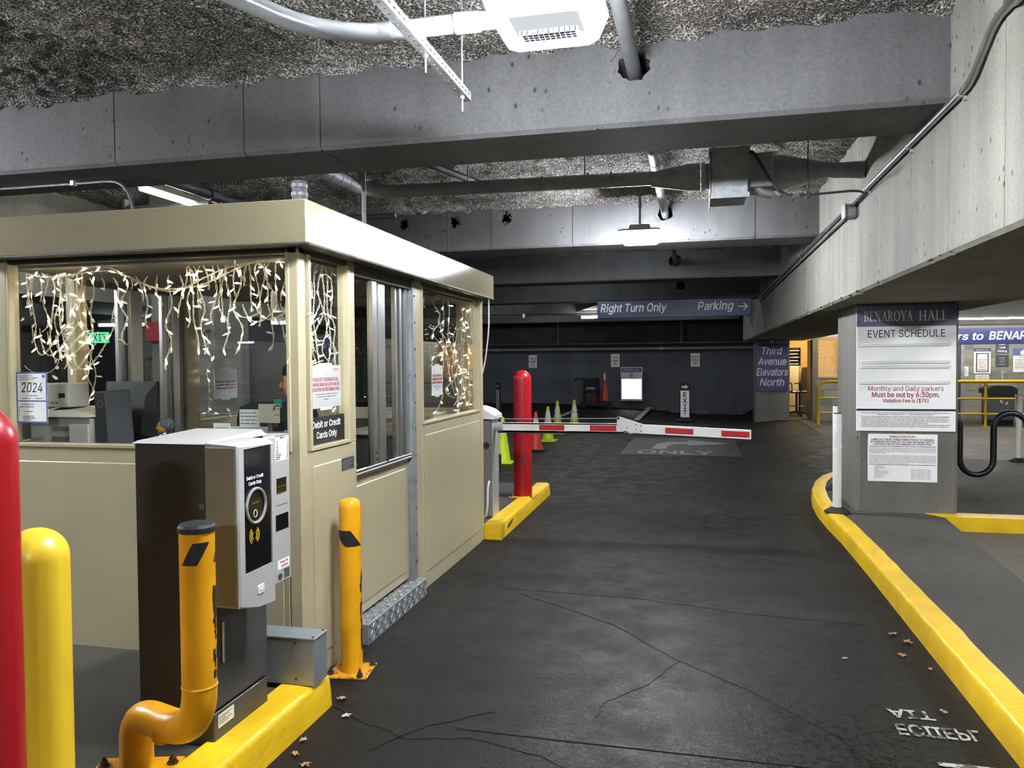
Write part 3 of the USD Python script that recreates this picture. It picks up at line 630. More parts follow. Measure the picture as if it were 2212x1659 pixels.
# notices on the lobby wall
NYW = WY-.014
def notice(label, x0, x1, z0, z1, lines, mat='paper_white', cat_='notice', name='notice'):
    p = thing(name, label, cat_, ((x0+x1)/2, NYW, z0)); part(p, 'board', box(x0, x1, NYW-.01, NYW, z0, z1), mat, smooth=None)
    for i, (s, zz, h, ink, fit) in enumerate(lines):
        o = ((x0+x1)/2, NYW-.0101, zz)
        if isinstance(s, int):
            part(p, 'fine_print', dashes(-fit/2, fit/2, 0, h, s, o, X, Z), ink, smooth=None)
        else: part(p, 'lettering', txt(s, h, o, X, Z, fit=fit), ink, smooth=None)
    return p
p = notice('framed hall notice with blue header and red text on the block wall', 6.74, 7.12, 1.22, 1.85, [('ELEVATORS ARE', 1.54, .035, 'ink_red', .2), ('SCHEDULED TO', 1.48, .035, 'ink_red', .2), ('OPEN 1 HOUR', 1.42, .035, 'ink_red', .2), ('PRIOR TO', 1.36, .035, 'ink_red', .14), ('PERFORMANCE', 1.30, .035, 'ink_red', .2)])
part(p, 'header', cat(box(6.74, 7.12, NYW-.012, NYW, 1.77, 1.85)), 'sign_navy'); part(p, 'lettering', txt('BENAROYA HALL', .035, (6.93, NYW-.0125, 1.79), X, Z, fit=.3), 'sign_letter_grey')
part(p, 'frame', cat(box(6.79, 6.81, NYW-.02, NYW, 1.26, 1.73), box(7.05, 7.07, NYW-.02, NYW, 1.26, 1.73), box(6.79, 7.07, NYW-.02, NYW, 1.26, 1.28), box(6.79, 7.07, NYW-.02, NYW, 1.71, 1.73)), 'matt_black')
notice('small white notice with red lines below the framed hall notice', 6.78, 7.08, 1.02, 1.19, [('THIS ELEVATOR TO', 1.14, .02, 'ink_red', .24), (71, 1.11, .012, 'ink_red', .24), (72, 1.085, .012, 'ink_red', .24), (73, 1.06, .012, 'ink_red', .2)])
notice('plain white notice left of the framed hall notice, by the elevator door', 6.42, 6.62, 1.15, 1.4, [(81, 1.33, .02, 'ink_black', .12), (82, 1.30, .012, 'ink_black', .14), (83, 1.275, .012, 'ink_black', .14), (84, 1.25, .012, 'ink_black', .14), (85, 1.225, .012, 'ink_black', .1)])
p = notice('dark blue Upper Level Parking sign on the block wall', 7.23, 7.52, 1.71, 2.0, [('Upper', 1.93, .055, 'sign_letter', .16), ('Level', 1.84, .055, 'sign_letter', .14), ('Parking', 1.75, .055, 'sign_letter', .21)], 'sign_navy', 'sign', 'wall_sign')
notice('dark grey directory plate below the Upper Level Parking sign', 7.23, 7.52, 1.38, 1.68, [(91, 1.6, .02, 'sign_letter_grey', .14), (92, 1.55, .02, 'sign_letter_grey', .12), (93, 1.5, .02, 'sign_letter_grey', .12), (94, 1.44, .02, 'sign_letter_grey', .16)], 'pipe_dark', 'sign', 'wall_sign')
p = notice('white parking notice with blue top at the picture edge', 7.62, 8.05, 1.25, 1.84, [('NOTICE', 1.6, .03, 'ink_black', .16)]+[(100+k, 1.56-k*.028, .014, 'ink_grey', .36) for k in range(9)])
part(p, 'header', box(7.62, 8.05, NYW-.012, NYW, 1.66, 1.84), 'ink_blue'); part(p, 'house_mark', poly_flat(Polygon([(-.06, 0), (-.06, .06), (-.08, .06), (0, .13), (.08, .06), (.06, .06), (.06, 0)]), (7.84, NYW-.0125, 1.68), X, Z), 'sign_letter')
solo('call_plate', cat(cb(7.34, 7.42, NYW-.02, NYW, 1.0, 1.3, .004), cyl((7.38, NYW-.03, 1.2), (7.38, NYW-.02, 1.2), .015, 10), cyl((7.38, NYW-.03, 1.12), (7.38, NYW-.02, 1.12), .015, 10)), 'galvanised', 'narrow steel elevator call plate on the block wall', 'call plate')
# header sign over the lobby
p = thing('header_sign', 'long dark blue sign over the lobby reading to BENAROYA', 'sign', (6.9, 18.5, 1.9))
part(p, 'board', cb(4.6, 9.4, 18.5, 18.6, 1.9, 2.24, .006), 'sign_navy')
part(p, 'lettering', txt('Elevators to', .15, (5.92, 18.499, 2.0), X, Z, it=.2, al='r', depth=.004, fit=1.35), 'sign_letter')
part(p, 'lettering', txt('BENAROYA', .165, (6.02, 18.499, 2.0), X, Z, it=.2, al='l', depth=.004, fit=1.18), 'sign_letter')
[part(p, 'hanger_rod', cyl((x, 18.55, 2.23), (x, 18.55, 3.43), .01, 6), 'pipe_dark') for x in (5, 8.8)]
tube_lamp((4.2, 18.0, 2.42), (7.8, 18.0, 2.42), 'tube_glow', 'long strip light above the lobby header sign', r=.014)
tube_lamp((5.0, 20.0, 2.22), (8.6, 20.0, 2.22), 'tube_glow', 'added hidden tube behind the lobby header sign to brighten the wall')  # added out of sight to brighten the block wall
tube_lamp((3.2, 20.9, 2.36), (4.4, 20.9, 2.36), 'tube_glow', 'strip light over the office window')
tube_lamp((3.7, 5.4, 2.7), (3.7, 6.9, 2.7), 'tube_glow', 'strip light over the right driveway, nearest')
tube_lamp((6.2, 9.6, 2.9), (6.2, 11.0, 2.9), 'tube_glow', 'strip light over the bicycle rack platform')
tube_lamp((4.4, 15, 2.9), (5.8, 15, 2.9), 'tube_glow', 'strip light over the right aisle before the lobby')
p = thing('sprinkler_pipe', 'dark overhead pipe running toward the lobby, right of the near column', 'pipe', (3.62, 15, 2.42))
part(p, 'pipe', cyl((3.62, 9.2, 2.42), (3.62, 20.6, 2.42), .05, 12), 'pipe_dark')
for y in (10.5, 13.5, 16.5): part(p, 'hanger_rod', cyl((3.62, y, 2.44), (3.62, y, 3.43), .01, 6), 'pipe_dark')
p = thing('sprinkler_pipe', 'thinner dark pipe high beside the overhead lobby pipe', 'pipe', (4.5, 15, 2.75))
part(p, 'pipe', cyl((4.5, 9.2, 2.75), (4.5, 20.6, 2.75), .035, 10), 'pipe_dark')
for y in (11.5, 17.): part(p, 'hanger_rod', cyl((4.5, y, 2.77), (4.5, y, 3.43), .008, 6), 'pipe_dark')
# bicycle rack
p = thing('bike_rack', 'black wave-shaped tubular bicycle rack right of the near column', 'bike rack', (3.55, 9.4, IZ))
pts = [(2.455, 9.4, IZ), (2.455, 9.4, .75)]
xx, up = 2.455, True
for k in range(5):
    cx = xx+.165; sgn = 1 if up else -1; zc = .845 if up else .50
    for t in np.linspace(math.pi, 0, 13): pts.append((cx+.165*math.cos(t), 9.4, zc+sgn*.165*math.sin(t)))
    xx += .33; up = not up
pts.append((xx, 9.4, IZ)); part(p, 'wave_tube', tube(pts, .032, 12), 'black_paint')
for x in (2.455, xx): part(p, 'base_flange', cyl((x, 9.4, IZ), (x, 9.4, IZ+.012), .08, 16), 'black_paint')
def flex_post(at, label, h=.95, r=.04):
    x, y, z = at; p = thing('delineator_post', label, 'delineator post', at)
    part(p, 'post', lathe([(0, .02), (r, .02), (r, h-.02), (r*.95, h-.005), (r*.6, h), (0, h)], at, 20), 'white_plastic')
    part(p, 'rubber_base', lathe([(0, 0), (.115, 0), (.115, .015), (.06, .05), (r+.003, .055), (0, .055)], at, 20), 'rubber_black')
    for a in (h-.19, h-.36): part(p, 'reflective_band', lathe([(r+.001, a), (r+.002, a), (r+.002, a+.1), (r+.001, a+.1)], at, 20), 'cone_band')
    part(p, 'top_cap', lathe([(0, h+.004), (r*.85, h+.004), (r*.85, h-.002), (0, h-.002)], at, 20), 'matt_black')
flex_post((1.297, 7.95, IZ+.005), 'white flexible delineator post on the yellow curb, nearest the column')
flex_post((1.525, 9.4, IZ), 'white delineator post half hidden behind the nearer one')
flex_post((4.43, 12.4, IZ), 'white delineator post on a black base behind the bicycle rack')

# ================================================================== BOARDS ON THE NEAR COLUMN
CY = 8.08
p = thing('event_board', 'tall white event schedule board with purple header on the near column', 'sign board', (1.92, CY, .91))
part(p, 'board', cb(1.487, 2.352, CY-.022, CY-.001, .912, 2.11, .003), 'sign_white')
part(p, 'header', box(1.487, 2.352, CY-.0235, CY-.01, 1.91, 2.11), 'sign_purple')
g, w = serif('BENAROYA', .095)
part(p, 'lettering', poly_flat(affinity.scale(g, .43/w, 1, origin=(0, 0)), (1.765, CY-.0236, 1.96), X, Z), 'sign_letter')
g, w = serif('HALL', .095)
part(p, 'lettering', poly_flat(affinity.scale(g, .25/w, 1, origin=(0, 0)), (2.155, CY-.0236, 1.96), X, Z), 'sign_letter')
part(p, 'lettering', txt('EVENT SCHEDULE', .07, (1.92, CY-.0222, 1.806), X, Z, bold=False, fit=.67), 'ink_navy')
for z in (1.725, 1.562, 1.518, 1.368):
    part(p, 'sign_rail', cat(cb(1.525, 2.305, CY-.034, CY-.022, z, z+.022, .003), cb(1.52, 2.3, CY-.04, CY-.03, z-.006, z+.006, .002)), 'white_plastic')
for s, z, w in (('Monthly and Daily parkers', 1.297, .655), ('Must be out by 6:30pm.', 1.238, .59), ('Violation Fee is ($75)', 1.187, .4)):
    part(p, 'lettering', txt(s, .045 if w > .5 else .034, (1.918, CY-.0222, z), X, Z, bold=w < .6, fit=w), 'ink_red')
part(p, 'divider_stripe', box(1.487, 2.352, CY-.0232, CY-.01, 1.105, 1.125), 'ink_navy')
rows = ['We accept no responsibility for loss, theft or damage to vehicles or contents. We do not take custody of vehicle, but rent space only.', 'PLEASE READ THIS CAREFULLY ...... THIS IS PRIVATE PROPERTY',
        'By this sign, we offer space for public parking. You accept this offer by parking on this lot. We waive all requirements of notice of acceptance.', 'If you park, but do not display a valid ticket in clear view, or do not pay for parking, or park overtime or outside a space, the',
        'violation fee is $75.00 per day or portion thereof and your car may be towed and held for towing and storage charges. If you park here in violation of the', 'conditions, you agree to pay the violation fee. Do not park your car here if you do not agree to these terms. The violation fee does not exclude',
        'our right to tow any car parked on this lot in violation of these conditions.  No Overnight Parking', 'By parking on this lot, you grant permission for Imperial Parking and its agents to obtain from the applicable state authority the registered owner', 'information, including name and address, for the vehicle you are driving, for the purpose of collecting unpaid parking fees and violation fees.']
for k, s in enumerate(rows):
    part(p, 'fine_print', txt(s, .0088, (1.53 if k != 1 else 1.92, CY-.0222, 1.083-k*.0158-(.004 if k > 1 else 0)), X, Z, al='l' if k != 1 else 'c', fit=(.78, .5, .77, .75, .77, .75, .58, .78, .76)[k], depth=.0006), 'ink_black', smooth=None)
p = thing('terms_board', 'white terms and conditions board below the event schedule board', 'sign board', (1.897, CY, .425))
part(p, 'board', cb(1.592, 2.202, CY-.012, CY-.001, .428, .885, .002), 'sign_white')
part(p, 'lettering', txt('TERMS & CONDITIONS', .016, (1.895, CY-.0122, .853), X, Z, fit=.23), 'ink_red')
part(p, 'underline', box(1.78, 2.01, CY-.0128, CY-.01, .847, .849), 'ink_red')
for k, (s, w) in enumerate((('CAREFULLY READ THESE TERMS PRIOR TO PARKING', .55), ('BY PARKING ON THIS LOT YOU ARE ENTERING INTO A', .555), ('CONTRACT WITH THE PARKING LOT OPERATORS', .505))):
    part(p, 'lettering', txt(s, .0165, (1.895, CY-.0122, .822-k*.022), X, Z, fit=w), 'ink_navy')
for z in (.764, .588): part(p, 'divider_stripe', box(1.605, 2.19, CY-.0128, CY-.01, z, z+.004), 'ink_navy')
para = ['By parking your vehicle on this parking lot, you signify that (1) you accept and agree to all', 'posted terms, conditions and requirements for parking, (2) you agree to pay all applicable', 'fees, charges and penalties, including those listed below, and (3) you understand that this', 'contract may affect your legal rights. Do not park your vehicle on this lot if you do not agree', 'to these contract terms.', '',
        'All posted parking fees must be paid in advance. If you (1) fail to pay the posted parking fee', 'in advance, (2) exceed the posted time limit for parking your vehicle, or (3) improperly park', 'your vehicle in any manner, you agree that the parking lot operator may impound/immobilize', 'your vehicle. You further agree that the parking lot operator may assess the Parking Penalty', 'Fees listed below, and that if you fail to pay any assessed fee or charge after 10 days you', 'will be required to pay an additional Late Payment Charge of $25.00. The parking lot operator', 'reserves the right to refer unpaid accounts for collection.']
for k, s in enumerate(para):
    if s: part(p, 'fine_print', txt(s, .0082, (1.605, CY-.0122, .748-k*.0124), X, Z, al='l', bold=False, fit=.15 if k == 4 else .34 if k == 12 else .582, depth=.0006), 'ink_navy', smooth=None)
for k, s in enumerate(('Parking Penalty Fees:', 'No Advance Payment', 'Overtime', 'Exceeding Posted Time Limit', 'Improper/Not Posted Payment', 'Improperly Parked Vehicle', 'Unauthorized Vehicle', 'Late Payment Charge', 'Total Charges')):
    z = .567-k*.0125-(.004 if k else 0)
    part(p, 'fine_print', txt(s, .0078, (1.652, CY-.0122, z), X, Z, al='l', bold=k == 0, depth=.0006, xs=.85), 'ink_navy', smooth=None)
    if k: part(p, 'fine_print', txt(('$44.00  (if paid within 10 days)' if k < 7 else '$69.00  (if paid after 10 days)'), .0075, (1.975, CY-.0122, z-.006), X, Z, al='l', bold=False, fit=.17, depth=.0006), 'ink_navy', smooth=None)
# far column sign
p = thing('elevator_sign', 'dark blue Third Avenue Elevators North sign on the farther column', 'sign', (1.9, 21.7, .77))
part(p, 'board', cb(1.497, 2.315, 21.66, 21.7, .77, 2.035, .004), 'sign_navy_dark')
for s, z, w in (('Third', 1.75, .52), ('Avenue', 1.47, .72), ('Elevators', 1.19, .8), ('North', .92, .63)):
    part(p, 'lettering', txt(s, .185, (1.915, 21.659, z), X, Z, it=.2, fit=w), 'sign_letter_grey')
solo('outlet_box', cb(1.84, 1.95, 21.64, 21.7, 2.05, 2.12, .006), 'galvanised', 'small grey outlet box above the elevators sign', 'outlet box')
# overhead lane sign
p = thing('lane_sign', 'long blue overhead sign reading Right Turn Only and Parking with arrow', 'sign', (-.5, 16.6, 2.5))
part(p, 'board', cb(-2.066, 1.056, 16.55, 16.62, 2.505, 2.865, .005), 'sign_navy')
part(p, 'lettering', txt('Right Turn Only', .165, (-2.0, 16.549, 2.635), X, Z, it=.2, al='l', fit=1.38, depth=.003), 'sign_letter')
part(p, 'lettering', txt('Parking', .165, (.0, 16.549, 2.64), X, Z, it=.2, al='l', fit=.72, depth=.003), 'sign_letter')
part(p, 'arrow', poly_flat(unary_union([LineString([(-.1, 0), (.08, 0)]).buffer(.013, cap_style=2), LineString([(.02, .07), (.09, 0), (.02, -.07)]).buffer(.014, cap_style=2)]), (.89, 16.549, 2.695), X, Z, .003), 'sign_letter')
[part(p, 'hanger_rod', cyl((x, 16.58, 2.86), (x, 16.58, 3.4), .008, 6), 'pipe_dark') for x in (-1.6, .6)]



# ================================================================== OVERHEAD: LAMPS, PIPES, DUCT, CONDUITS
def canopy_lamp(cx, cy, zb, label, top=3.42):
    p = thing('canopy_lamp', label, 'ceiling lamp', (cx, cy, zb))
    def sq(h, z, c): return [(cx+a*(h-c*(k == 0)), cy+b*(h-c*(k == 1)), z) for a in (-1, 1) for b in (-1, 1) for k in (0, 1)]
    core = hull(sq(.138, zb-.02, .015)+sq(.13, zb+.13, .015))
    part(p, 'lens', hull(sq(.176, zb+.012, .03)+sq(.208, zb+.10, .035))-core, 'lamp_lens', smooth=None)
    part(p, 'lens_rim', hull(sq(.166, zb, .03)+sq(.176, zb+.012, .03))-core, 'lamp_rim', smooth=None)
    part(p, 'led_plate', cat(box(cx-.13, cx+.13, cy-.13, cy+.13, zb+.04, zb+.046)), 'lamp_led')
    part(p, 'grille', cat(*[box(cx-.1+i*.02-.0015, cx-.1+i*.02+.0015, cy+.05, cy+.112, zb+.012, zb+.03) for i in range(11)], *[box(cx-.11, cx+.11, cy+.05+k*.02, cy+.053+k*.02, zb+.012, zb+.03) for k in range(4)]), 'lamp_grille', smooth=None)
    part(p, 'housing', hull(sq(.212, zb+.10, .04)+sq(.205, zb+.118, .04)), 'lamp_housing')
    part(p, 'driver_box', hull(sq(.11, zb+.118, .02)+sq(.10, zb+.175, .02)), 'lamp_housing')
    part(p, 'stem', cyl((cx, cy, zb+.17), (cx, cy, top), .011, 8), 'pipe_grey'); part(p, 'stem_coupling', cyl((cx, cy, zb+.36), (cx, cy, zb+.44), .016, 8), 'pipe_grey')
canopy_lamp(-.535, 2.82, 2.80, 'large square canopy lamp blazing overhead, nearest the viewer')
canopy_lamp(-.57, 8.08, 2.80, 'square canopy lamp on a stem in front of the second beam')
canopy_lamp(-.55, -3.6, 2.80, 'square canopy lamp behind the entry')
tube_lamp((-3.02, 20.75, 2.79), (-2.52, 20.75, 2.79), 'tube_glow', 'small glowing strip light left of the long blue lane sign', r=.045)
solo('conduit', cat(cyl((-9, 20.75, 2.85), (-3.05, 20.75, 2.85), .012, 8), cb(-4.62, -4.55, 20.7, 20.8, 2.78, 2.9)), 'conduit_steel', 'thin conduit running to the small far strip light', 'conduit')
tube_lamp((-4.486, 5.62, 3.06), (-4.486, 6.9, 3.06), 'tube_glow', 'strip light seen just above the booth roof at left', r=.018)
tube_lamp((-8.75, 10., 2.2), (-7.98, 10., 2.2), 'far_tube_glow', 'strip light seen through the booth, beside the green exit sign')
tube_lamp((-6.05, 10.3, 2.2), (-5.5, 10.3, 2.2), 'far_tube_glow', 'strip light seen through the right part of the booth window')
tube_lamp((-10, 3, 2.9), (-8.8, 3, 2.9), 'tube_glow', 'strip light over the aisle left of the booth')
canopy_lamp(5.2, 4.0, 2.80, 'added fill lamp out of view over the right driveway')  # lamp added out of view to brighten the right driveway
canopy_lamp(-5.9, 2.5, 2.80, 'added fill lamp out of view over the left island')  # lamp added out of view, fill for the left end of the beam
tube_lamp((-1.6, 11.1, 3.34), (-.4, 11.1, 3.34), 'far_tube_glow', 'added hidden fill tube between the second and third beams', rods=False)  # added tube, hidden by the beams, to brighten the third beam
for k, (x, y) in enumerate(((-2.6, 15.2), (-5.5, 19.2), (-.9, 19.2), (-4.6, 23.4), (-.6, 23.4), (-8.5, 23.4))):  # added tubes, unseen above the beam bottoms, to lift the dark far end
    tube_lamp((x-.6, y, 3.3), (x+.6, y, 3.3), 'far_tube_glow', ('added hidden fill tube between the third and fourth beams', 'added hidden fill tube behind the fourth beam, left', 'added hidden fill tube behind the fourth beam, right', 'added hidden fill tube behind the fifth beam, middle', 'added hidden fill tube behind the fifth beam, right', 'added hidden fill tube behind the fifth beam, far left')[k], rods=False)
# big pipe through the beams
p = thing('sleeve_pipe', 'round grey pipe passing through the holes in the beams', 'pipe', (HX, 2, 3.23))
part(p, 'pipe', cyl((HX, .6, 3.235), (HX, 13.5, 3.19), .04, 18), 'pipe_grey'); part(p, 'coupling', cat(cyl((HX, 6.5, 3.217), (HX, 6.62, 3.217), .046, 18)), 'pipe_grey')
p = thing('drain_pipe', 'thick grey plastic pipe with a wide bend beside the big lamp', 'pipe', (-1.4, 3.05, 2.96))
part(p, 'pipe', tube(bend([(-.42, 3.06, 2.975), (-1.50, 3.06, 2.965), (-1.75, 2.45, 2.97), (-1.9, 1.0, 3.0)], .3, 12), .038, 20), 'pvc_clear')
part(p, 'coupling', cyl((-1.36, 3.06, 2.967), (-1.22, 3.06, 2.967), .043, 20), 'pvc_clear'); part(p, 'coupling', cyl((-.95, 3.06, 2.97), (-.85, 3.06, 2.97), .043, 20), 'pvc_clear')
p = thing('strut_channel', 'perforated steel strut channel on threaded rods beside the big lamp', 'strut channel', (-1.095, 3, 2.86))
st = m3.Manifold.cube([.041, 2.3, .041]).translate([-1.1155, 1.4, 2.875])-m3.Manifold.cube([.035, 2.4, .04]).translate([-1.1125, 1.35, 2.879])
holes = [hull([(-1.2, 1.45+k*.05+dy, 2.895+dz) for dy, dz in ((0, .005), (.014, .005), (.028, .0), (.014, -.005), (0, -.005), (-.01, 0))]+[(-1.0, 1.45+k*.05+dy, 2.895+dz) for dy, dz in ((0, .005), (.014, .005), (.028, .0), (.014, -.005), (0, -.005), (-.01, 0))]) for k in range(45)]
bh = [m3.Manifold.cylinder(.02, .007, .007, 8).translate([-1.095, 1.46+k*.05, 2.868]) for k in range(44)]
st = st-m3.Manifold.batch_boolean(holes+bh, m3.OpType.Add)
part(p, 'channel', st, 'galvanised', smooth=None)
for y in (2.05, 3.1, 3.62): part(p, 'threaded_rod', cat(cyl((-1.095, y, 2.80), (-1.095, y, 3.42), .0045, 6), cyl((-1.095, y, 2.86), (-1.095, y, 2.874), .011, 6)), 'galv_dull')
solo('lamp_conduit', tube(bend([(-.46, 2.82, 2.99), (-.1, 2.82, 3.0), (.2, 2.75, 3.02), (.3, 2.7, 3.33)], .08), .011, 8), 'conduit_steel', 'thin conduit leaving the big lamp to the right', 'conduit')
# duct run with air-volume box
p = thing('air_duct', 'grey round duct with a galvanised control box ending in the edge girder', 'air duct', (0, 6.4, 3.0))
part(p, 'round_duct', tube(bend([(-2.7, 5.04, 3.02), (-2.78, 6.2, 3.085), (-2.6, 6.4, 3.085), (-.34, 6.43, 3.07)], .14, 6), .056, 18), 'duct_wrap')
rings = [tf(lathe([(.057, 0), (.060, .004), (.060, .012), (.057, .016)], n=18), np.array([[0, 0, 1, x], [0, 1, 0, 6.41], [-1, 0, 0, 3.08], [0, 0, 0, 1]], float)) for x in np.arange(-2.4, -.4, .19)]
rings += [tf(lathe([(.057, 0), (.060, .004), (.060, .012), (.057, .016)], n=18), np.array([[1, 0, 0, -2.7-.07*(y-5.04)], [0, 0, 1, y], [0, -1, 0, 3.02+.056*(y-5.04)], [0, 0, 0, 1]], float)) for y in (5.3, 5.48, 5.66, 5.84)]
part(p, 'duct_seam', cat(*rings), 'duct_wrap')
def xcone(pts, y, mat, name): part(p, name, tf(lathe([(0, pts[0][0])]+[(r, x) for x, r, *_ in pts]+[(0, pts[-1][0])], n=24), np.array([[0, 0, 1, 0], [0, 1, 0, y], [-1, 0, 0, 3.06], [0, 0, 0, 1]], float)), mat)
xcone([(-.36, .058), (-.08, .105), (.02, .108)], 6.43, 'galv_dull', 'transition_cone')
xcone([(.03, .112), (.06, .112)], 6.43, 'galvanised', 'collar'); xcone([(.06, .1), (.1, .1)], 6.43, 'galv_dull', 'collar')
part(p, 'control_box', cb(.1, .37, 6.16, 6.66, 2.86, 3.19, .004), 'galvanised')
part(p, 'box_flange', cat(box(.09, .38, 6.14, 6.165, 2.825, 2.862), box(.092, .098, 6.14, 6.66, 2.82, 3.19)), 'galvanised')
part(p, 'box_lid', box(.085, .385, 6.12, 6.66, 3.18, 3.2), 'galv_dull')
part(p, 'damper_case', cb(.37, .56, 6.26, 6.6, 2.92, 3.18, .004), 'galvanised')
part(p, 'drip_elbow', tube(bend([(.46, 6.33, 3.0), (.46, 6.33, 2.89), (.56, 6.33, 2.87)], .05), .035, 14), 'duct_wrap')
xcone([(.56, .135), (.64, .135), (.97, .058), (1.0, .056)], 6.46, 'duct_wrap', 'transition_cone')
part(p, 'wrapped_end', tube([(1.0, 6.48, 3.06), (1.05, 6.48, 3.058), (1.1, 6.48, 3.056), (1.16, 6.48, 3.055), (1.24, 6.48, 3.05)], [.057, .06, .058, .063, .066], 18), 'duct_wrap')
for x in (.13, .34): part(p, 'hanger_bracket', cat(box(x-.02, x+.02, 6.3, 6.34, 3.2, 3.3), cyl((x-.02, 6.32, 3.2), (x-.02, 6.32, 3.42), .005, 6), cyl((x+.02, 6.32, 3.2), (x+.02, 6.32, 3.42), .005, 6)), 'galv_dull')
for x in (-1.9, -.9): part(p, 'hanger_rod', cyl((x, 6.42, 3.1), (x, 6.42, 3.42), .006, 6), 'pipe_grey')
fl = np.array([(.36, 6.3, 3.19), (.42, 6.25, 3.17), (.475, 6.2, 3.06), (.555, 6.2, 2.92), (.63, 6.2, 2.845), (.72, 6.2, 2.825)])
from scipy.interpolate import CubicSpline
fl = CubicSpline(np.linspace(0, 1, 6), fl)(np.linspace(0, 1, 110))
solo('flexible_conduit', tube(fl, np.where(np.arange(110) % 2 == 0, .0125, .0095), 10), 'pipe_dark', 'ribbed flexible conduit curving down from the duct control box', 'flexible conduit', smooth=60)
p = thing('branch_conduit', 'thin conduit from the flexible hose to the girder box, held by a rod', 'conduit', (.9, 6.2, 2.82))
part(p, 'pipe', tube(bend([(.70, 6.2, 2.822), (1.13, 6.2, 2.84), (1.215, 6.3, 2.84), (1.215, 6.75, 2.84)], .07), .009, 8), 'pipe_dark')
part(p, 'connector', cat(cyl((.69, 6.2, 2.823), (.74, 6.2, 2.824), .014, 10)), 'pipe_grey')
part(p, 'hanger_rod', cat(cyl((.80, 6.2, 2.8), (.80, 6.2, 3.42), .0045, 6), cb(.785, .815, 6.185, 6.215, 2.80, 2.85, .003)), 'pipe_dark')
p = thing('girder_conduit', 'shiny steel conduit clipped along the edge girder with an offset bend', 'conduit', (1.22, 8, 2.87))
part(p, 'pipe', tube(bend([(1.225, 2.7, 2.99), (1.225, 3.72, 3.03), (1.225, 4.03, 2.868), (1.225, 16.4, 2.868)], .09), .0175, 14), 'conduit_steel')
part(p, 'conduit_body', tube([(1.215, 3.1, 3.005), (1.215, 3.14, 3.01), (1.215, 3.5, 3.022), (1.215, 3.56, 3.025)], [.018, .034, .034, .018], 12), 'conduit_steel')
for y in (4.16, 5.12, 6.3, 8.2, 10.2): part(p, 'clip', cat(tube([(1.225, y-.012, 2.868), (1.225, y+.012, 2.868)], .021, 14), box(1.235, 1.25, y-.01, y+.01, 2.83, 2.85)), 'galvanised')
p = thing('junction_box', 'small cast junction box on the edge girder where conduits meet', 'junction box', (1.215, 6.86, 2.75))
part(p, 'body', cb(1.17, 1.25, 6.78, 6.93, 2.745, 2.855, .012), 'galv_dull'); part(p, 'cover', cb(1.155, 1.17, 6.775, 6.935, 2.74, 2.86, .005), 'galv_dull')
part(p, 'hub', cat(cyl((1.215, 6.93, 2.81), (1.215, 6.98, 2.81), .02, 10), cyl((1.215, 6.74, 2.84), (1.215, 6.78, 2.84), .016, 10)), 'galv_dull')
solo('girder_conduit', tube([(1.222, 6.97, 2.8), (1.222, 16.4, 2.8)], .013, 10), 'pipe_grey', 'second thinner conduit below the main one, starting at the junction box', 'conduit')
# above the booth
p = thing('roof_vent', 'short round metal vent pipe rising from the booth roof', 'vent pipe', (-2.77, 5.12, 2.37))
part(p, 'pipe', cyl((-2.77, 5.12, 2.37), (-2.77, 5.12, 2.9), .053, 20), 'duct_wrap')
part(p, 'band', cat(*[lathe([(.054, z), (.059, z+.005), (.059, z+.03), (.054, z+.035)], (-2.77, 5.12, 0), 20) for z in (2.79, 2.85)]), 'galvanised')
solo('ceiling_post', cyl((-2.49, 5.6, 2.37), (-2.49, 5.6, 3.42), .017, 12), 'pipe_grey', 'thin grey pole from booth roof to ceiling', 'pole')
p = thing('booth_conduit', 'thin conduit under the nearest beam bending down into the booth roof', 'conduit', (-4.5, 4.7, 2.88))
part(p, 'pipe', tube(bend([(-8, 4.7, 2.885), (-3.86, 4.7, 2.885), (-3.74, 4.68, 2.36)], .16, 9), .011, 8), 'conduit_steel')
for x in (-5.4, -4.3): part(p, 'clip', cb(x-.015, x+.015, 4.68, 4.72, 2.87, 2.906, .002), 'galvanised')
solo('overhead_pipe', cat(cyl((-4.25, 5.02, 3.12), (-4.25, 7.6, 3.12), .045, 14), cyl((-4.25, 6.2, 3.12), (-4.25, 6.35, 3.12), .056, 14)), 'pipe_dark', 'dark overhead pipe above the booth roof beside the strip light', 'pipe')
solo('overhead_pipe', cat(cyl((-5.2, 6.3, 3.05), (-4.3, 6.3, 3.05), .03, 12), cyl((-5.2, 6.3, 3.05), (-5.2, 6.3, 3.14), .035, 12)), 'pipe_dark', 'short dark pipe crossing behind the strip light over the booth', 'pipe')
solo('overhead_pipe', cat(cyl((-3.3, 6.9, 2.98), (-2.75, 6.9, 2.98), .025, 12), cyl((-3.1, 6.9, 2.98), (-3.1, 6.9, 3.42), .008, 6)), 'pipe_dark', 'dark pipe behind the roof corner left of the grey pole', 'pipe')
solo('overhead_pipe', cyl((-2.6, 5.05, 3.3), (-1.75, 6.9, 3.15), .03, 12), 'pipe_dark', 'slanting thin pipe under the ceiling behind the nearest beam', 'pipe')
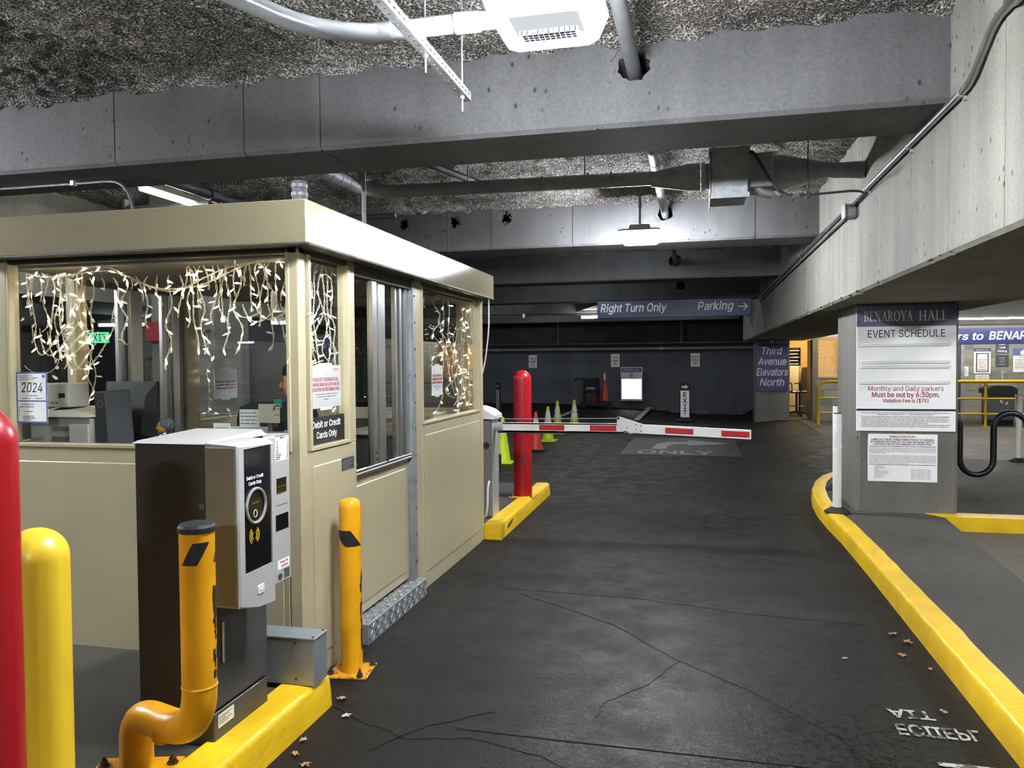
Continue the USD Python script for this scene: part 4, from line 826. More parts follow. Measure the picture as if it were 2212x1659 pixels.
# pipes on the far wall
for z, r, m, lab in ((2.03, .05, 'galvanised', 'lowest bright pipe along the far wall above the parking signs'), (2.22, .06, 'pipe_dark', 'thick dark pipe along the far wall above the bright one'), (2.9, .05, 'pipe_dark', 'uppermost dark pipe along the far wall')):
    solo('wall_pipe', cat(cyl((-12, 27.7, z), (1.9, 27.7, z), r, 12), *[cyl((x, 27.7, z), (x+.12, 27.7, z), r*1.35, 12) for x in (-7.2, -1.3)]), m, lab, 'pipe')
for x, k in ((-4.87, 0), (-.54, 1)):
    solo('pipe_riser', cyl((x, 27.6, 2.2), (x, 27.6, 2.95), .035, 10), 'pipe_grey', ('left upright pipe between the far wall pipes', 'right upright pipe between the far wall pipes')[k], 'pipe')

# ================================================================== BOLLARDS
def cyl_patch(c, r, rows, n=14):
    R = np.array(rows, float); q = np.linspace(0, len(R)-1, (len(R)-1)*10+1); rows = np.stack([np.interp(q, range(len(R)), R[:, k]) for k in range(3)], 1)
    v, f = [], []
    for z, a, b in rows:
        for t in np.radians(np.linspace(a, b, n)): v.append((c[0]+r*math.cos(t), c[1]+r*math.sin(t), z))
    for i in range(len(rows)-1):
        for j in range(n-1):
            q = i*n+j; f += [[q, q+1, q+n+1], [q, q+n+1, q+n]]
    return np.array(v), np.array(f)
def sleeve(name, label, c, r, h, mat, plate=None):
    p = thing(name, label, 'bollard', c); n = 56
    prof = [(0, .012), (r, .012), (r, h-r)]+[(r*math.cos(t), h-r+r*math.sin(t)) for t in np.linspace(.1, math.pi/2, 12)]
    v, f = lathe(prof, c, n); ang = np.arctan2(v[:, 1]-c[1], v[:, 0]-c[0]); z = v[:, 2]-c[2]
    k = 1-.022*np.maximum(0, np.cos(ang*10))**4*np.clip((h-r*.5-z)/r, 0, 1)      # shallow moulded flutes
    v[:, 0] = c[0]+(v[:, 0]-c[0])*k; v[:, 1] = c[1]+(v[:, 1]-c[1])*k
    part(p, 'sleeve', (v, f), mat, smooth=50)
    return p
sleeve('sleeve_bollard', 'yellow plastic sleeve bollard at the left edge, nearest', (-1.985, 1.985, 0.02), .092, 1.08, 'sleeve_yellow')
sleeve('sleeve_bollard', 'tall red sleeve bollard cut off by the left edge', (-1.73, 1.545, 0.02), .1, 1.49, 'sleeve_red')
p = sleeve('sleeve_bollard', 'tall red sleeve bollard behind the booth beside the barrier gate', (-1.858, 8.29, IZ), .099, 1.38, 'sleeve_red')
part(p, 'base_plate', cb(-1.99, -1.722, 8.15, 8.42, IZ, IZ+.012, .003), 'plate_yellow')
for a in (-1, 1): part(p, 'anchor_bolt', cyl((-1.858+a*.11, 8.185, IZ+.01), (-1.858+a*.11, 8.185, IZ+.035), .012, 6), 'bolt_steel')
part(p, 'worn_sticker', cyl_patch((-1.858, 8.29), .1, [(z, -110, -35) for z in (.46, .62)]), 'alarm_red', 'darker patch where a reflector was')
p = thing('steel_bollard', 'slim yellow steel bollard with a black patch beside the booth door', 'bollard', (-1.745, 3.70, 0))
bc = (-1.745, 3.70, 0); r_ = .0565
part(p, 'post', lathe([(0, .01), (r_, .01), (r_, .862), (r_*.97, .877), (r_*.8, .894), (r_*.5, .903), (0, .907)], bc, 32), 'bollard_yellow')
part(p, 'base_plate', tf(cb(-1.745-.105, -1.745+.105, 3.595, 3.805, 0, .013, .004), rotz(8, bc)), 'plate_yellow')
for sx, sy in ((-1, -1), (1, -1), (1, 1), (-1, 1)):
    b = (-1.745+sx*.08, 3.70+sy*.08); part(p, 'anchor_bolt', cat(cyl((*b, .012), (*b, .022), .018, 8), cyl((*b, .02), (*b, .036), .012, 6), cyl((*b, .03), (*b, .052), .006, 8)), 'bolt_steel')
part(p, 'black_tape', cyl_patch(bc, r_+.0008, [(.664, -90, 0), (.70, -131, -30), (.746, -158, -63)]), 'matt_black')
rg = random.Random(4)
part(p, 'scuff_mark', cat(*[cyl_patch(bc, r_+.0012, [(z, a, a+rg.uniform(3, 16)), (z+rg.uniform(.02, .06), a+rg.uniform(-4, 4), a+rg.uniform(4, 12))], 5) for z, a in [(rg.uniform(.1, .52), rg.uniform(-12, 4)) for _ in range(26)]]), 'matt_black', 'black tyre scrape', kind='stuff')
p = thing('bent_bollard', 'yellow pipe bollard with an S-bend and black cap guarding the pay station', 'bollard', (-1.985, 2.405, IZ))
bp = bend([(-1.652, 2.31, 1.045), (-1.652, 2.31, .33), (-1.985, 2.405, .34), (-1.985, 2.405, IZ+.01)], .2, 16); r_ = .0575
part(p, 'pipe', tube(bp, r_, 30), 'bollard_yellow', smooth=50)
part(p, 'cap', lathe([(0, 1.068), (.03, 1.068), (r_-.002, 1.062), (r_+.004, 1.052), (r_+.004, 1.036), (r_, 1.034)], (-1.652, 2.31, 0), 30), 'matt_black')
part(p, 'weld_bead', lathe([(r_, .502), (r_+.003, .508), (r_, .514)], (-1.652, 2.31, 0), 30), 'bollard_yellow'); part(p, 'weld_bead', tube([(-1.818, 2.357, .32), (-1.822, 2.3582, .3206)], r_+.003, 24), 'bollard_yellow')
part(p, 'base_plate', cat(tf(cb(-1.985-.15, -1.985+.15, 2.34, 2.47, IZ, IZ+.012, .004), rotz(16, (-1.985, 2.405, 0)))), 'bollard_yellow')
for dx, dy in ((.115, .045), (-.115, -.03)):
    b = (-1.985+dx, 2.405+dy); part(p, 'anchor_bolt', cat(cyl((*b, IZ+.01), (*b, IZ+.018), .02, 8), cyl((*b, IZ+.018), (*b, IZ+.034), .013, 6), cyl((*b, IZ+.03), (*b, IZ+.046), .006, 8)), 'bolt_steel')
bc = (-1.652, 2.31, 0)
part(p, 'black_tape', cat(cyl_patch(bc, r_+.0008, [(.93, -109, -56), (1.005, -68, -13)]), cyl_patch(bc, r_+.0008, [(.93, 5, 50), (1.005, 45, 90)])), 'matt_black')
part(p, 'scuff_mark', cat(*[cyl_patch(bc, r_+.0012, [(z, a, a+rg.uniform(3, 14)), (z+rg.uniform(.01, .045), a+rg.uniform(-4, 4), a+rg.uniform(4, 12))], 5) for z, a in [(rg.uniform(.53, .82), rg.uniform(-2, 18)) for _ in range(30)]]), 'matt_black', 'black tyre scrape', kind='stuff')

# ================================================================== PAY STATION
KX = -1.80
p = thing('pay_station', 'charcoal and silver parking pay station with touch screen in front of the booth', 'pay station', (-1.96, 2.8, IZ))
q = part(p, 'cabinet', cb(-2.13, KX-.004, 2.60, 2.99, .265, 1.298, .006), 'kiosk_charcoal')
part(p, 'front_door', cb(KX-.006, KX, 2.605, 2.985, .27, .67, .003), 'kiosk_front')
part(p, 'plinth', cb(-2.125, KX-.002, 2.604, 2.986, IZ, .258, .004), 'kiosk_front')
part(p, 'top_cover', hull([(-2.135, 2.592, 1.296), (-2.135, 3.0, 1.296), (KX+.005, 2.592, 1.296), (KX+.005, 3.0, 1.296), (-2.12, 2.61, 1.306), (-2.12, 2.98, 1.322), (KX-.01, 2.61, 1.306), (KX-.01, 2.98, 1.322)]), 'kiosk_silver')
part(p, 'cabinet_lock', cat(cyl((KX-.03, 2.602, 1.06), (KX-.03, 2.59, 1.06), .012, 14), cyl((KX-.03, 2.592, 1.06), (KX-.03, 2.586, 1.06), .007, 10)), 'aluminium')
hx = -1.66
head = hull([(KX, 2.575, .685), (KX, 2.575, 1.302), (KX, 2.835, .66), (KX, 2.835, 1.302), (hx-.006, 2.57, .685), (hx, 2.578, .69), (hx, 2.578, 1.288), (hx-.006, 2.57, 1.294), (hx, 2.82, .645), (hx-.01, 2.835, .65), (hx, 2.822, 1.28), (hx-.01, 2.835, 1.285), (hx, 2.7, .655), (hx-.03, 2.6, 1.305), (hx-.03, 2.82, 1.3)])
head = head-m3.Manifold.cube([.02, .192, .475]).translate([hx-.008, 2.611, .803])
h = part(p, 'head', head, 'kiosk_silver', smooth=25)
part(p, 'head_side', cb(KX+.004, hx-.012, 2.5685, 2.574, .692, 1.288, .002), 'kiosk_brown')
sc_ = part(p, 'screen', cb(hx-.01, hx-.004, 2.613, 2.801, .805, 1.276, .002), 'gloss_black')
part(sc_, 'display', box(hx-.005, hx-.0035, 2.625, 2.79, 1.1, 1.262), 'screen_dark')
SX = hx-.0034
for s, z in (('Debit or Credit', 1.158), ('Cards Only', 1.136)): part(sc_, 'lettering', txt(s, .0125, (SX, 2.69, z), Y, Z), 'sign_letter', smooth=None)
ringp = [(SX+.004, 2.69+.066*math.cos(t), 1.053+.066*math.sin(t)) for t in np.linspace(0, 2*math.pi, 41)]
part(sc_, 'reader_ring', tube(ringp, .006, 8), 'pvc_clear'); part(sc_, 'card_slot', box(SX-.001, SX+.0008, 2.665, 2.715, 1.06, 1.068), 'pc_grey')
part(sc_, 'ring_light', tube([(SX, 2.69+.012*math.cos(t), 1.022+.014*math.sin(t)) for t in np.linspace(0, 2*math.pi, 21)], .0016, 6), 'sign_letter')
arcs = unary_union([LineString([(s*(.006+.009*k)*math.cos(t), (.006+.009*k)*1.0*math.sin(t)) for t in np.linspace(-.9, .9, 9)]).buffer(.0022) for k in (1, 2, 3) for s in (-1, 1)])
part(sc_, 'contactless_mark', poly_flat(arcs, (SX, 2.68, .938), Y, Z), 'rail_yellow')
part(p, 'latch', cat(cb(hx-.002, hx+.004, 2.69, 2.735, .705, .74, .002), box(hx+.003, hx+.006, 2.70, 2.725, .718, .724)), 'white_plastic')
pl = part(p, 'side_plate', cb(KX-.16, KX+.005, 2.836, 3.19, .63, 1.285, .006), 'kiosk_silver')
PX = KX+.0055
part(pl, 'rate_card', box(PX-.001, PX, 3.066, 3.182, 1.172, 1.282), 'paper_white'); part(pl, 'card_edge', box(PX-.001, PX+.0004, 3.066, 3.182, 1.28, 1.283), 'ink_black')
part(pl, 'lettering', txt('RATES', .0085, (PX, 3.124, 1.268), Y, Z), 'ink_navy', smooth=None)
for k, (a, b) in enumerate((('½ HR', '$  7'), ('1 HR', '$10'), ('2 HRS', '$13'), ('3 HRS', '$16'), ('4 HRS', '$18'), ('6 HRS', '$20'), ('24 HRS', '$32'), ('EARLY BIRD', '$17'), ('WEEKEND', '$15'), ('MONTHLY', '$330'))):
    part(pl, 'lettering', cat(txt(a, .0055, (PX, 3.07, 1.256-k*.0088), Y, Z, al='l', depth=.0005), txt(b, .0055, (PX, 3.178, 1.256-k*.0088), Y, Z, al='r', depth=.0005)), 'ink_red' if k < 7 else 'ink_navy', smooth=None)
part(pl, 'receipt_slot', cat(box(PX-.002, PX+.001, 3.072, 3.154, 1.03, 1.095)), 'gloss_black'); part(pl, 'receipt_lip', cat(box(PX, PX+.003, 3.08, 3.154, 1.058, 1.06), box(PX, PX+.003, 3.072, 3.12, 1.031, 1.034)), 'aluminium')
part(pl, 'seam', box(PX-.001, PX+.0004, 3.07, 3.165, .975, .977), 'ink_black'); part(pl, 'reader_window', box(PX-.002, PX+.001, 3.062, 3.167, .865, .935), 'gloss_black')
part(pl, 'help_sticker', box(PX-.001, PX, 3.072, 3.172, .69, .733), 'sign_white')
part(pl, 'lettering', cat(txt('Press For', .011, (PX, 3.126, .716), Y, Z, depth=.0005), txt('Assistance', .008, (PX, 3.13, .7), Y, Z, depth=.0005)), 'ink_red', smooth=None)
part(pl, 'speaker_grille', cat(*[box(PX-.001, PX+.0006, 3.125, 3.172, .645+k*.006, .648+k*.006) for k in range(7)]), 'ink_black'); part(pl, 'help_button', cyl((PX-.002, 3.09, .662), (PX+.004, 3.09, .662), .013, 16), 'pc_grey')
part(p, 'rating_label', box(KX-.002, KX-.0015, 2.63, 2.735, .192, .244), 'paper_cream')
part(p, 'fine_print', cat(*[dashes(0, .085-.02*(k % 3), -k*.007, .004, 40+k, (KX-.0014, 2.635, .232), Y, Z) for k in range(5)]), 'ink_grey', smooth=None)
part(p, 'door_handle', tube([(KX+.006, 2.66, .44), (KX+.006, 2.66, .6)], .006, 8), 'aluminium')
p = thing('cable_box', 'grey sheet-metal cable box with corner screws on the island beside the pay station', 'cable box', (-1.86, 3.21, .152))
part(p, 'body', cb(-2.06, -1.668, 3.152, 3.275, .152, .362, .003), 'box_grey'); part(p, 'lid', cb(-2.062, -1.665, 3.149, 3.278, .36, .37, .002), 'box_grey')
for c, n_ in (((-1.68, 3.165, .37), Z), ((-1.68, 3.26, .37), Z), ((-1.76, 3.149, .345), NY), ((-1.76, 3.152, .18), NY)): part(p, 'screw', screw(c, n_, .006, .004), 'bolt_steel')

# ================================================================== BARRIER GATE
p = thing('barrier_gate', 'parking barrier gate with grey cabinet and red and white folding arm', 'barrier gate', (-2.03, 7.2, IZ))
part(p, 'cabinet', cb(-2.2, -1.885, 7.055, 7.33, IZ, 1.07, .02), 'gate_grey'); part(p, 'cabinet_side', cb(-1.886, -1.878, 7.075, 7.315, IZ+.01, 1.06, .003), 'gate_silver')
part(p, 'hood', hull([(-2.23, 7.02, 1.065), (-1.85, 7.02, 1.065), (-2.23, 7.36, 1.065), (-1.85, 7.36, 1.065), (-2.23, 7.0, 1.10), (-1.84, 7.03, 1.1), (-1.85, 7.34, 1.1), (-2.2, 7.06, 1.185), (-2.0, 7.06, 1.18), (-2.0, 7.32, 1.18), (-2.2, 7.32, 1.185), (-1.9, 7.08, 1.15), (-1.9, 7.3, 1.15)]), 'gate_hood', smooth=20)
part(p, 'lock_knob', cyl((-1.93, 7.055, .82), (-1.93, 7.03, .82), .03, 16), 'matt_black')
part(p, 'pivot', cat(cyl((-1.88, 7.19, .985), (-1.80, 7.19, .985), .045, 20)), 'gate_silver')
def arm(x0, x1, z0, z1, hh=.043):
    return hull([(x, y, z+s*hh) for x, z in ((x0, z0), (x1, z1)) for y in (7.175, 7.215) for s in (-1, 1)])
az = lambda x: .982 if x < -.6 else .982-(x+.6)*.041
a = part(p, 'arm', arm(-1.85, -.66, .98, .982), 'arm_white'); part(a, 'rubber_edge', arm(-1.85, -.61, .934, .936, .008), 'rubber_black')
part(a, 'edge_lip', cat(arm(-1.85, -.66, 1.018, 1.02, .006), arm(-1.85, -.66, .944, .946, .006)), 'arm_white')
b = part(p, 'arm', arm(-.62, .46, az(-.62), az(.46)), 'arm_white', 'drooping outer half of the folding arm'); part(b, 'rubber_edge', arm(-.58, .46, az(-.58)-.047, az(.46)-.047, .008), 'rubber_black')
for x0, x1, par in ((-1.448, -1.209, a), (-.97, -.726, a), (-.286, -.037, b), (.205, .445, b)):
    part(par, 'red_stripe', hull([(x, 7.1738, az(x)+s*.026) for x in (x0, x1) for s in (-1, 1)]+[(x, 7.176, az(x)+s*.026) for x in (x0, x1) for s in (-1, 1)]), 'arm_red')
k = part(p, 'hinge_bracket', prism([(-.72, 1.088), (-.70, 1.092), (-.49, 1.028), (-.488, .952), (-.60, .952), (-.67, .962), (-.72, 1.0)], 7.165, 7.173, 'y'), 'gate_hood')
for x, z in ((-.63, .99), (-.545, 1.02), (-.545, .975), (-.5, 1.01), (-.5, .962)): part(k, 'rivet', screw((x, 7.165, z), NY, .006, .003), 'bolt_steel')
part(k, 'pin', screw((-.705, 7.165, 1.078), NY, .012, .012), 'matt_black')
part(p, 'stay_cable', cyl((-1.86, 7.19, 1.058), (-.705, 7.165, 1.076), .004, 6), 'galvanised')
part(p, 'cable_loop', tube(bend([(-1.905, 7.05, IZ+.35), (-1.905, 7.0, IZ+.3), (-1.9, 6.96, IZ+.12), (-1.93, 7.0, IZ+.01), (-1.98, 7.05, IZ+.02)], .06), .012, 8), 'white_plastic')
solo('booth_cable', tube(bend([(-1.815, 6.75, 2.16), (-1.815, 6.755, 1.9), (-1.85, 6.755, 1.62), (-1.88, 6.755, 1.5)], .1), .007, 8), 'white_plastic', 'white cable hanging at the far corner of the booth', 'cable')

# ================================================================== CONES AND SMALL FLOOR THINGS
def cone(label, at, h, mat, bands, band_mat='cone_band', base=.18, base_mat=None, s=.125, top='', group=None):
    x, y, z = at; p = thing('traffic_cone', label, 'traffic cone', at); b0 = .03
    R = lambda t: s+(.026-s)*t
    part(p, 'body', lathe([(s+.02, b0-.004), (s+.012, b0+.012)]+[(R(t), b0+(h-b0)*t) for t in (0.02, .35, .7, 1.)]+[(.018, h), (.018, h-.01), (0, h-.01)], at, 28), mat)
    part(p, 'base', cb(x-base, x+base, y-base, y+base, z, z+b0, .012), base_mat or mat)
    for t0, t1, m_ in bands: part(p, 'reflective_band', lathe([(R(t0)+.0015, b0+(h-b0)*t0), (R(t1)+.0015, b0+(h-b0)*t1)], at, 28), m_)
    return p
cone('large lime traffic cone behind the barrier cabinet', (-3.0, 11.95, 0), .73, 'cone_lime', [(.62, .78, 'cone_band')])
cone('lime traffic cone, leftmost of the three seen above the barrier arm', (-2.93, 15.4, 0), .70, 'cone_lime', [(.45, .6, 'cone_band'), (.64, .86, 'cone_band')])
cone('lime traffic cone between two others beyond the barrier arm', (-3.02, 17.0, 0), .73, 'cone_lime', [(.45, .58, 'cone_band'), (.64, .84, 'cone_band')])
cone('lime traffic cone, rightmost of the three beyond the barrier arm', (-2.72, 17.5, 0), .73, 'cone_lime', [(.45, .58, 'cone_band'), (.64, .84, 'cone_band')])
cone('orange red traffic cone with black base half behind the red bollard', (-2.84, 13.75, 0), .7, 'cone_red', [(.55, .8, 'cone_band')], base_mat='rubber_black')
p = thing('floor_caddy', 'small black plastic holder with white stripe in front of the lime cone', 'holder', (-2.82, 10.9, 0))
part(p, 'body', cb(-2.9, -2.78, 10.85, 11.0, 0, .27, .02), 'matt_black'); part(p, 'label', box(-2.805, -2.785, 10.846, 10.85, .03, .13), 'sign_white')
def exit_stand(at, label, rz=0):
    x, y, z = at; p = thing('exit_stand', label, 'exit sign', at); M = rotz(rz, at); ap = lambda m: tf(m, M)
    part(p, 'base', ap(cb(x-.24, x+.24, y-.2, y+.2, z, z+.05, .015)), 'rubber_black')
    part(p, 'body', ap(cb(x-.135, x+.135, y-.03, y+.03, z+.05, z+1.02, .01)), 'matt_black')
    part(p, 'panel', ap(box(x-.115, x+.115, y-.034, y-.02, z+.11, z+.82)), 'sign_white')
    for k, c in enumerate('EXIT'): part(p, 'lettering', ap(txt(c, .125, (x, y-.0345, z+.65-k*.16), X, Z)), 'ink_black', smooth=None)
    part(p, 'arrow', ap(poly_flat(Polygon([(-.085, -.022), (.01, -.022), (.01, -.055), (.085, 0), (.01, .055), (.01, .022), (-.085, .022)]), (x, y-.0305, z+.92), X, Z)), 'sign_letter')
exit_stand((-.33, 21.3, -.02), 'black floor stand with white EXIT panel in the middle of the lane')
exit_stand((-5.38, 21.0, .01), 'black EXIT floor stand turned sideways beside the booth corner', -58)
for x, z, lab in ((-5.87, 1.61, 'left white back-in parking sign on the far wall'), (-2.86, 1.62, 'middle white back-in parking sign above the silver directory board'), (-.08, 1.62, 'right white back-in parking sign on the far wall')):
    p = thing('parking_sign', lab, 'sign', (x, 28, z-.24)); part(p, 'plate', cb(x-.155, x+.155, 27.985, 27.998, z-.235, z+.235, .002), 'sign_white')
    for k, (s, w) in enumerate((('BACK IN', .2), ('PARKING', .23), ('ONLY', .14))): part(p, 'lettering', txt(s, .075, (x, 27.9845, z+.07-k*.115), X, Z, fit=w), 'ink_black', smooth=None)
p = thing('directory_board', 'silver framed board with a P and blanked-out poster given a glow before the far wall', 'directory board', (-2.25, 27.5, -.06))
part(p, 'frame', cb(-2.63, -1.86, 27.48, 27.56, .2, 1.39, .01), 'sign_silver'); part(p, 'header', box(-2.59, -1.9, 27.474, 27.48, 1.21, 1.35), 'sign_navy')
part(p, 'lettering', txt('BENAROYA HALL', .06, (-2.245, 27.4735, 1.25), X, Z, fit=.56), 'sign_letter_grey'); part(p, 'poster', box(-2.59, -1.9, 27.474, 27.48, .27, .97), 'blanked_poster_glow')
part(p, 'parking_mark', cat(txt('P', .09, (-2.245, 27.4735, 1.045), X, Z), poly_flat(Point(0, 0).buffer(.085).difference(Point(0, 0).buffer(.072)), (-2.245, 27.4735, 1.09), X, Z)), 'ink_black')
part(p, 'stand', cat(cb(-2.5, -2.0, 27.4, 27.7, -.07, -.03, .01), cyl((-2.25, 27.52, -.03), (-2.25, 27.52, .2), .04, 12)), 'pipe_dark')
p = thing('utility_cart', 'dark janitor cart with red bottles against the far wall', 'cart', (-3.4, 27, 0))
part(p, 'tray', cat(cb(-3.95, -2.85, 26.8, 27.2, .1, .2, .02), cb(-3.85, -3.3, 26.8, 27.2, .55, .62, .02)), 'matt_black')
part(p, 'post', cat(*[cyl((x, y, .1), (x, y, 1.02), .02, 8) for x in (-3.83, -3.35) for y in (26.83, 27.17)]), 'matt_black'); part(p, 'handle', tube(bend([(-3.83, 27, .98), (-4.15, 27, 1.0), (-4.15, 27, .9)], .05), .02, 8), 'matt_black')
part(p, 'bag', cb(-3.8, -3.37, 26.78, 27.2, .72, 1.0, .05), 'cloth_navy'); part(p, 'clipboard', box(-3.75, -3.45, 26.77, 26.78, .62, .72), 'pipe_grey')
for x in (-3.85, -2.95): part(p, 'wheel', cyl((x, 26.85, .04), (x, 26.95, .04), .09, 14), 'rubber_black')
for k, x in enumerate((-3.62, -3.5)): solo('spray_bottle', lathe([(0, 0), (.045, 0), (.045, .16), (.015, .2), (.015, .25), (0, .25)], (x, 26.95, .205), 12), 'alarm_red', ('red bottle on the cart tray, left one', 'red bottle on the cart tray, right one')[k], 'bottle', 'bottles on the cart')
cone('tall thin red traffic cone with white tip standing on the dark cart', (-3.13, 27.0, .2), 1.05, 'cone_red', [(.72, .93, 'cone_band')], base=.16, s=.11, base_mat='rubber_black')
rg = np.random.default_rng(12)
def leaf(x, y, s, mat, label, rot_):
    pts = []
    for k in range(14):
        t = k/14*2*math.pi; r = s*(1+.35*math.cos(5*t))*(.8+.3*rg.random()); pts.append((r*math.cos(t), r*.7*math.sin(t), .004+.012*rg.random()*s/.03))
    v = np.array(pts+[(0, 0, .006)]); v = np.vstack([v, v+[0, 0, .0012]]); n = 14; f = []
    for k in range(n):
        j = (k+1) % n; f += [[n, j, k], [2*n+1, n+1+k, n+1+j], [k, j, n+1+j], [k, n+1+j, n+1+k]]
    solo('fallen_leaf', tf((v+[x, y, 0], np.array(f)), rotz(rot_, (x, y, 0))), mat, label, 'leaf', 'fallen leaves on the lane', smooth=None)
LV = [(-1.645, 3.376, 'dry tan leaf on the floor below the slim yellow bollard'), (-1.547, 3.215, 'pale curled leaf nearest the end of the front curb'), (-1.657+.03, 2.969, 'small leaf against the front curb, farther one'), (-1.6, 2.851, 'small leaf beside the front curb, nearer one'), (-1.518, 2.782, 'leaf at the bottom edge beside the front curb'),
      (1.098, 4.866, 'tan leaf lying close to the curving curb, farthest'), (1.151, 4.741, 'tan leaf touching the curving curb'), (1.072, 4.526, 'flat brown leaf off the curving curb'), (.763, 4.419, 'small white scrap out in the lane'), (1.162, 4.352, 'small tan leaf at the foot of the curving curb'), (1.079, 3.835, 'pinkish star-shaped leaf near the stencilled letters')]
for k, (x, y, lab) in enumerate(LV): leaf(x, y, (.026, .022, .02, .02, .022, .028, .03, .022, .014, .016, .02)[k], 'leaf_pale' if k in (1, 8) else 'leaf_tan', lab, k*47)

# ================================================================== TICKET BOOTH
XR, XL, YF, YB, FZ = -1.87, -3.70, 3.43, 6.74, .12
B = thing('ticket_booth', 'cream painted steel attendant booth with wrap-around windows and flat roof', 'booth', ((XR+XL)/2, (YF+YB)/2, 0))
part(B, 'roof', cb(-3.80, -1.77, 3.33, 6.76, 2.162, 2.368, .006), 'booth_roof')
part(B, 'roof_edge', cat(cb(-3.802, -1.768, 3.328, 3.345, 2.155, 2.168, .003), cb(-1.785, -1.768, 3.33, 6.762, 2.155, 2.168, .003)), 'booth_dark')
part(B, 'header', cat(box(XL, XR, YF+.012, YF+.06, 2.135, 2.162), box(XR-.06, XR-.012, YF, YB, 2.135, 2.162), box(XL+.012, XL+.06, YF, YB, 2.135, 2.162), box(XL, XR, YB-.06, YB-.012, 2.135, 2.162)), 'booth_dark')
part(B, 'ceiling_panel', cat(box(XL+.06, XR-.06, YF+.06, YB-.06, 2.12, 2.161), box(XL+.06, XR-.06, 4.5, 4.53, 2.10, 2.121), box(XL+.06, XR-.06, 5.6, 5.63, 2.10, 2.121)), 'booth_ceiling')
part(B, 'floor_panel', box(XL+.03, XR-.03, YF+.03, YB-.03, .02, FZ), 'booth_dark')
def wall_panel(a0, a1, z0, z1, axis, at, out, name='wall_panel', inset=True):
    """Sheet panel with a slightly raised field. axis 'x': runs along x at y=at; out = outward sign."""
    t0, t1 = (at, at-out*.055); lo, hi = min(t0, t1), max(t0, t1); r0, r1 = sorted((at-out*.002, at+out*.005))
    mk = (lambda u0, u1, w0, w1, z0, z1, c: cb(u0, u1, w0, w1, z0, z1, c)) if axis == 'x' else (lambda u0, u1, w0, w1, z0, z1, c: cb(w0, w1, u0, u1, z0, z1, c))
    q = part(B, name, mk(a0, a1, lo, hi, z0, z1, .003), 'booth_cream')
    if inset: part(q, 'raised_field', mk(a0+.05, a1-.03, r0, r1, z0+.115, z1-.075, .004), 'booth_cream')
    return q
def win_frame(a0, a1, z0, z1, axis, at, out, name='window_frame', w=.02):
    lo, hi = sorted((at+out*.008, at-out*.06))
    mk = (lambda u0, u1, z0, z1: cb(u0, u1, lo, hi, z0, z1, .003)) if axis == 'x' else (lambda u0, u1, z0, z1: cb(lo, hi, u0, u1, z0, z1, .003))
    q = part(B, name, cat(mk(a0-w, a0, z0-w, z1+w*.0), mk(a1, a1+w, z0-w, z1), mk(a0, a1, z0-w, z0)), 'booth_cream')
    g = at-out*.03; g0, g1 = g-.003, g+.003
    part(q, 'pane', box(a0, a1, g0, g1, z0, z1) if axis == 'x' else box(g0, g1, a0, a1, z0, z1), 'glass')
    return q
# front
wall_panel(XL+.07, XR-.07, 0, 1.17, 'x', YF, -1)
win_frame(-3.557, -1.937, 1.19, 2.137, 'x', YF, -1)
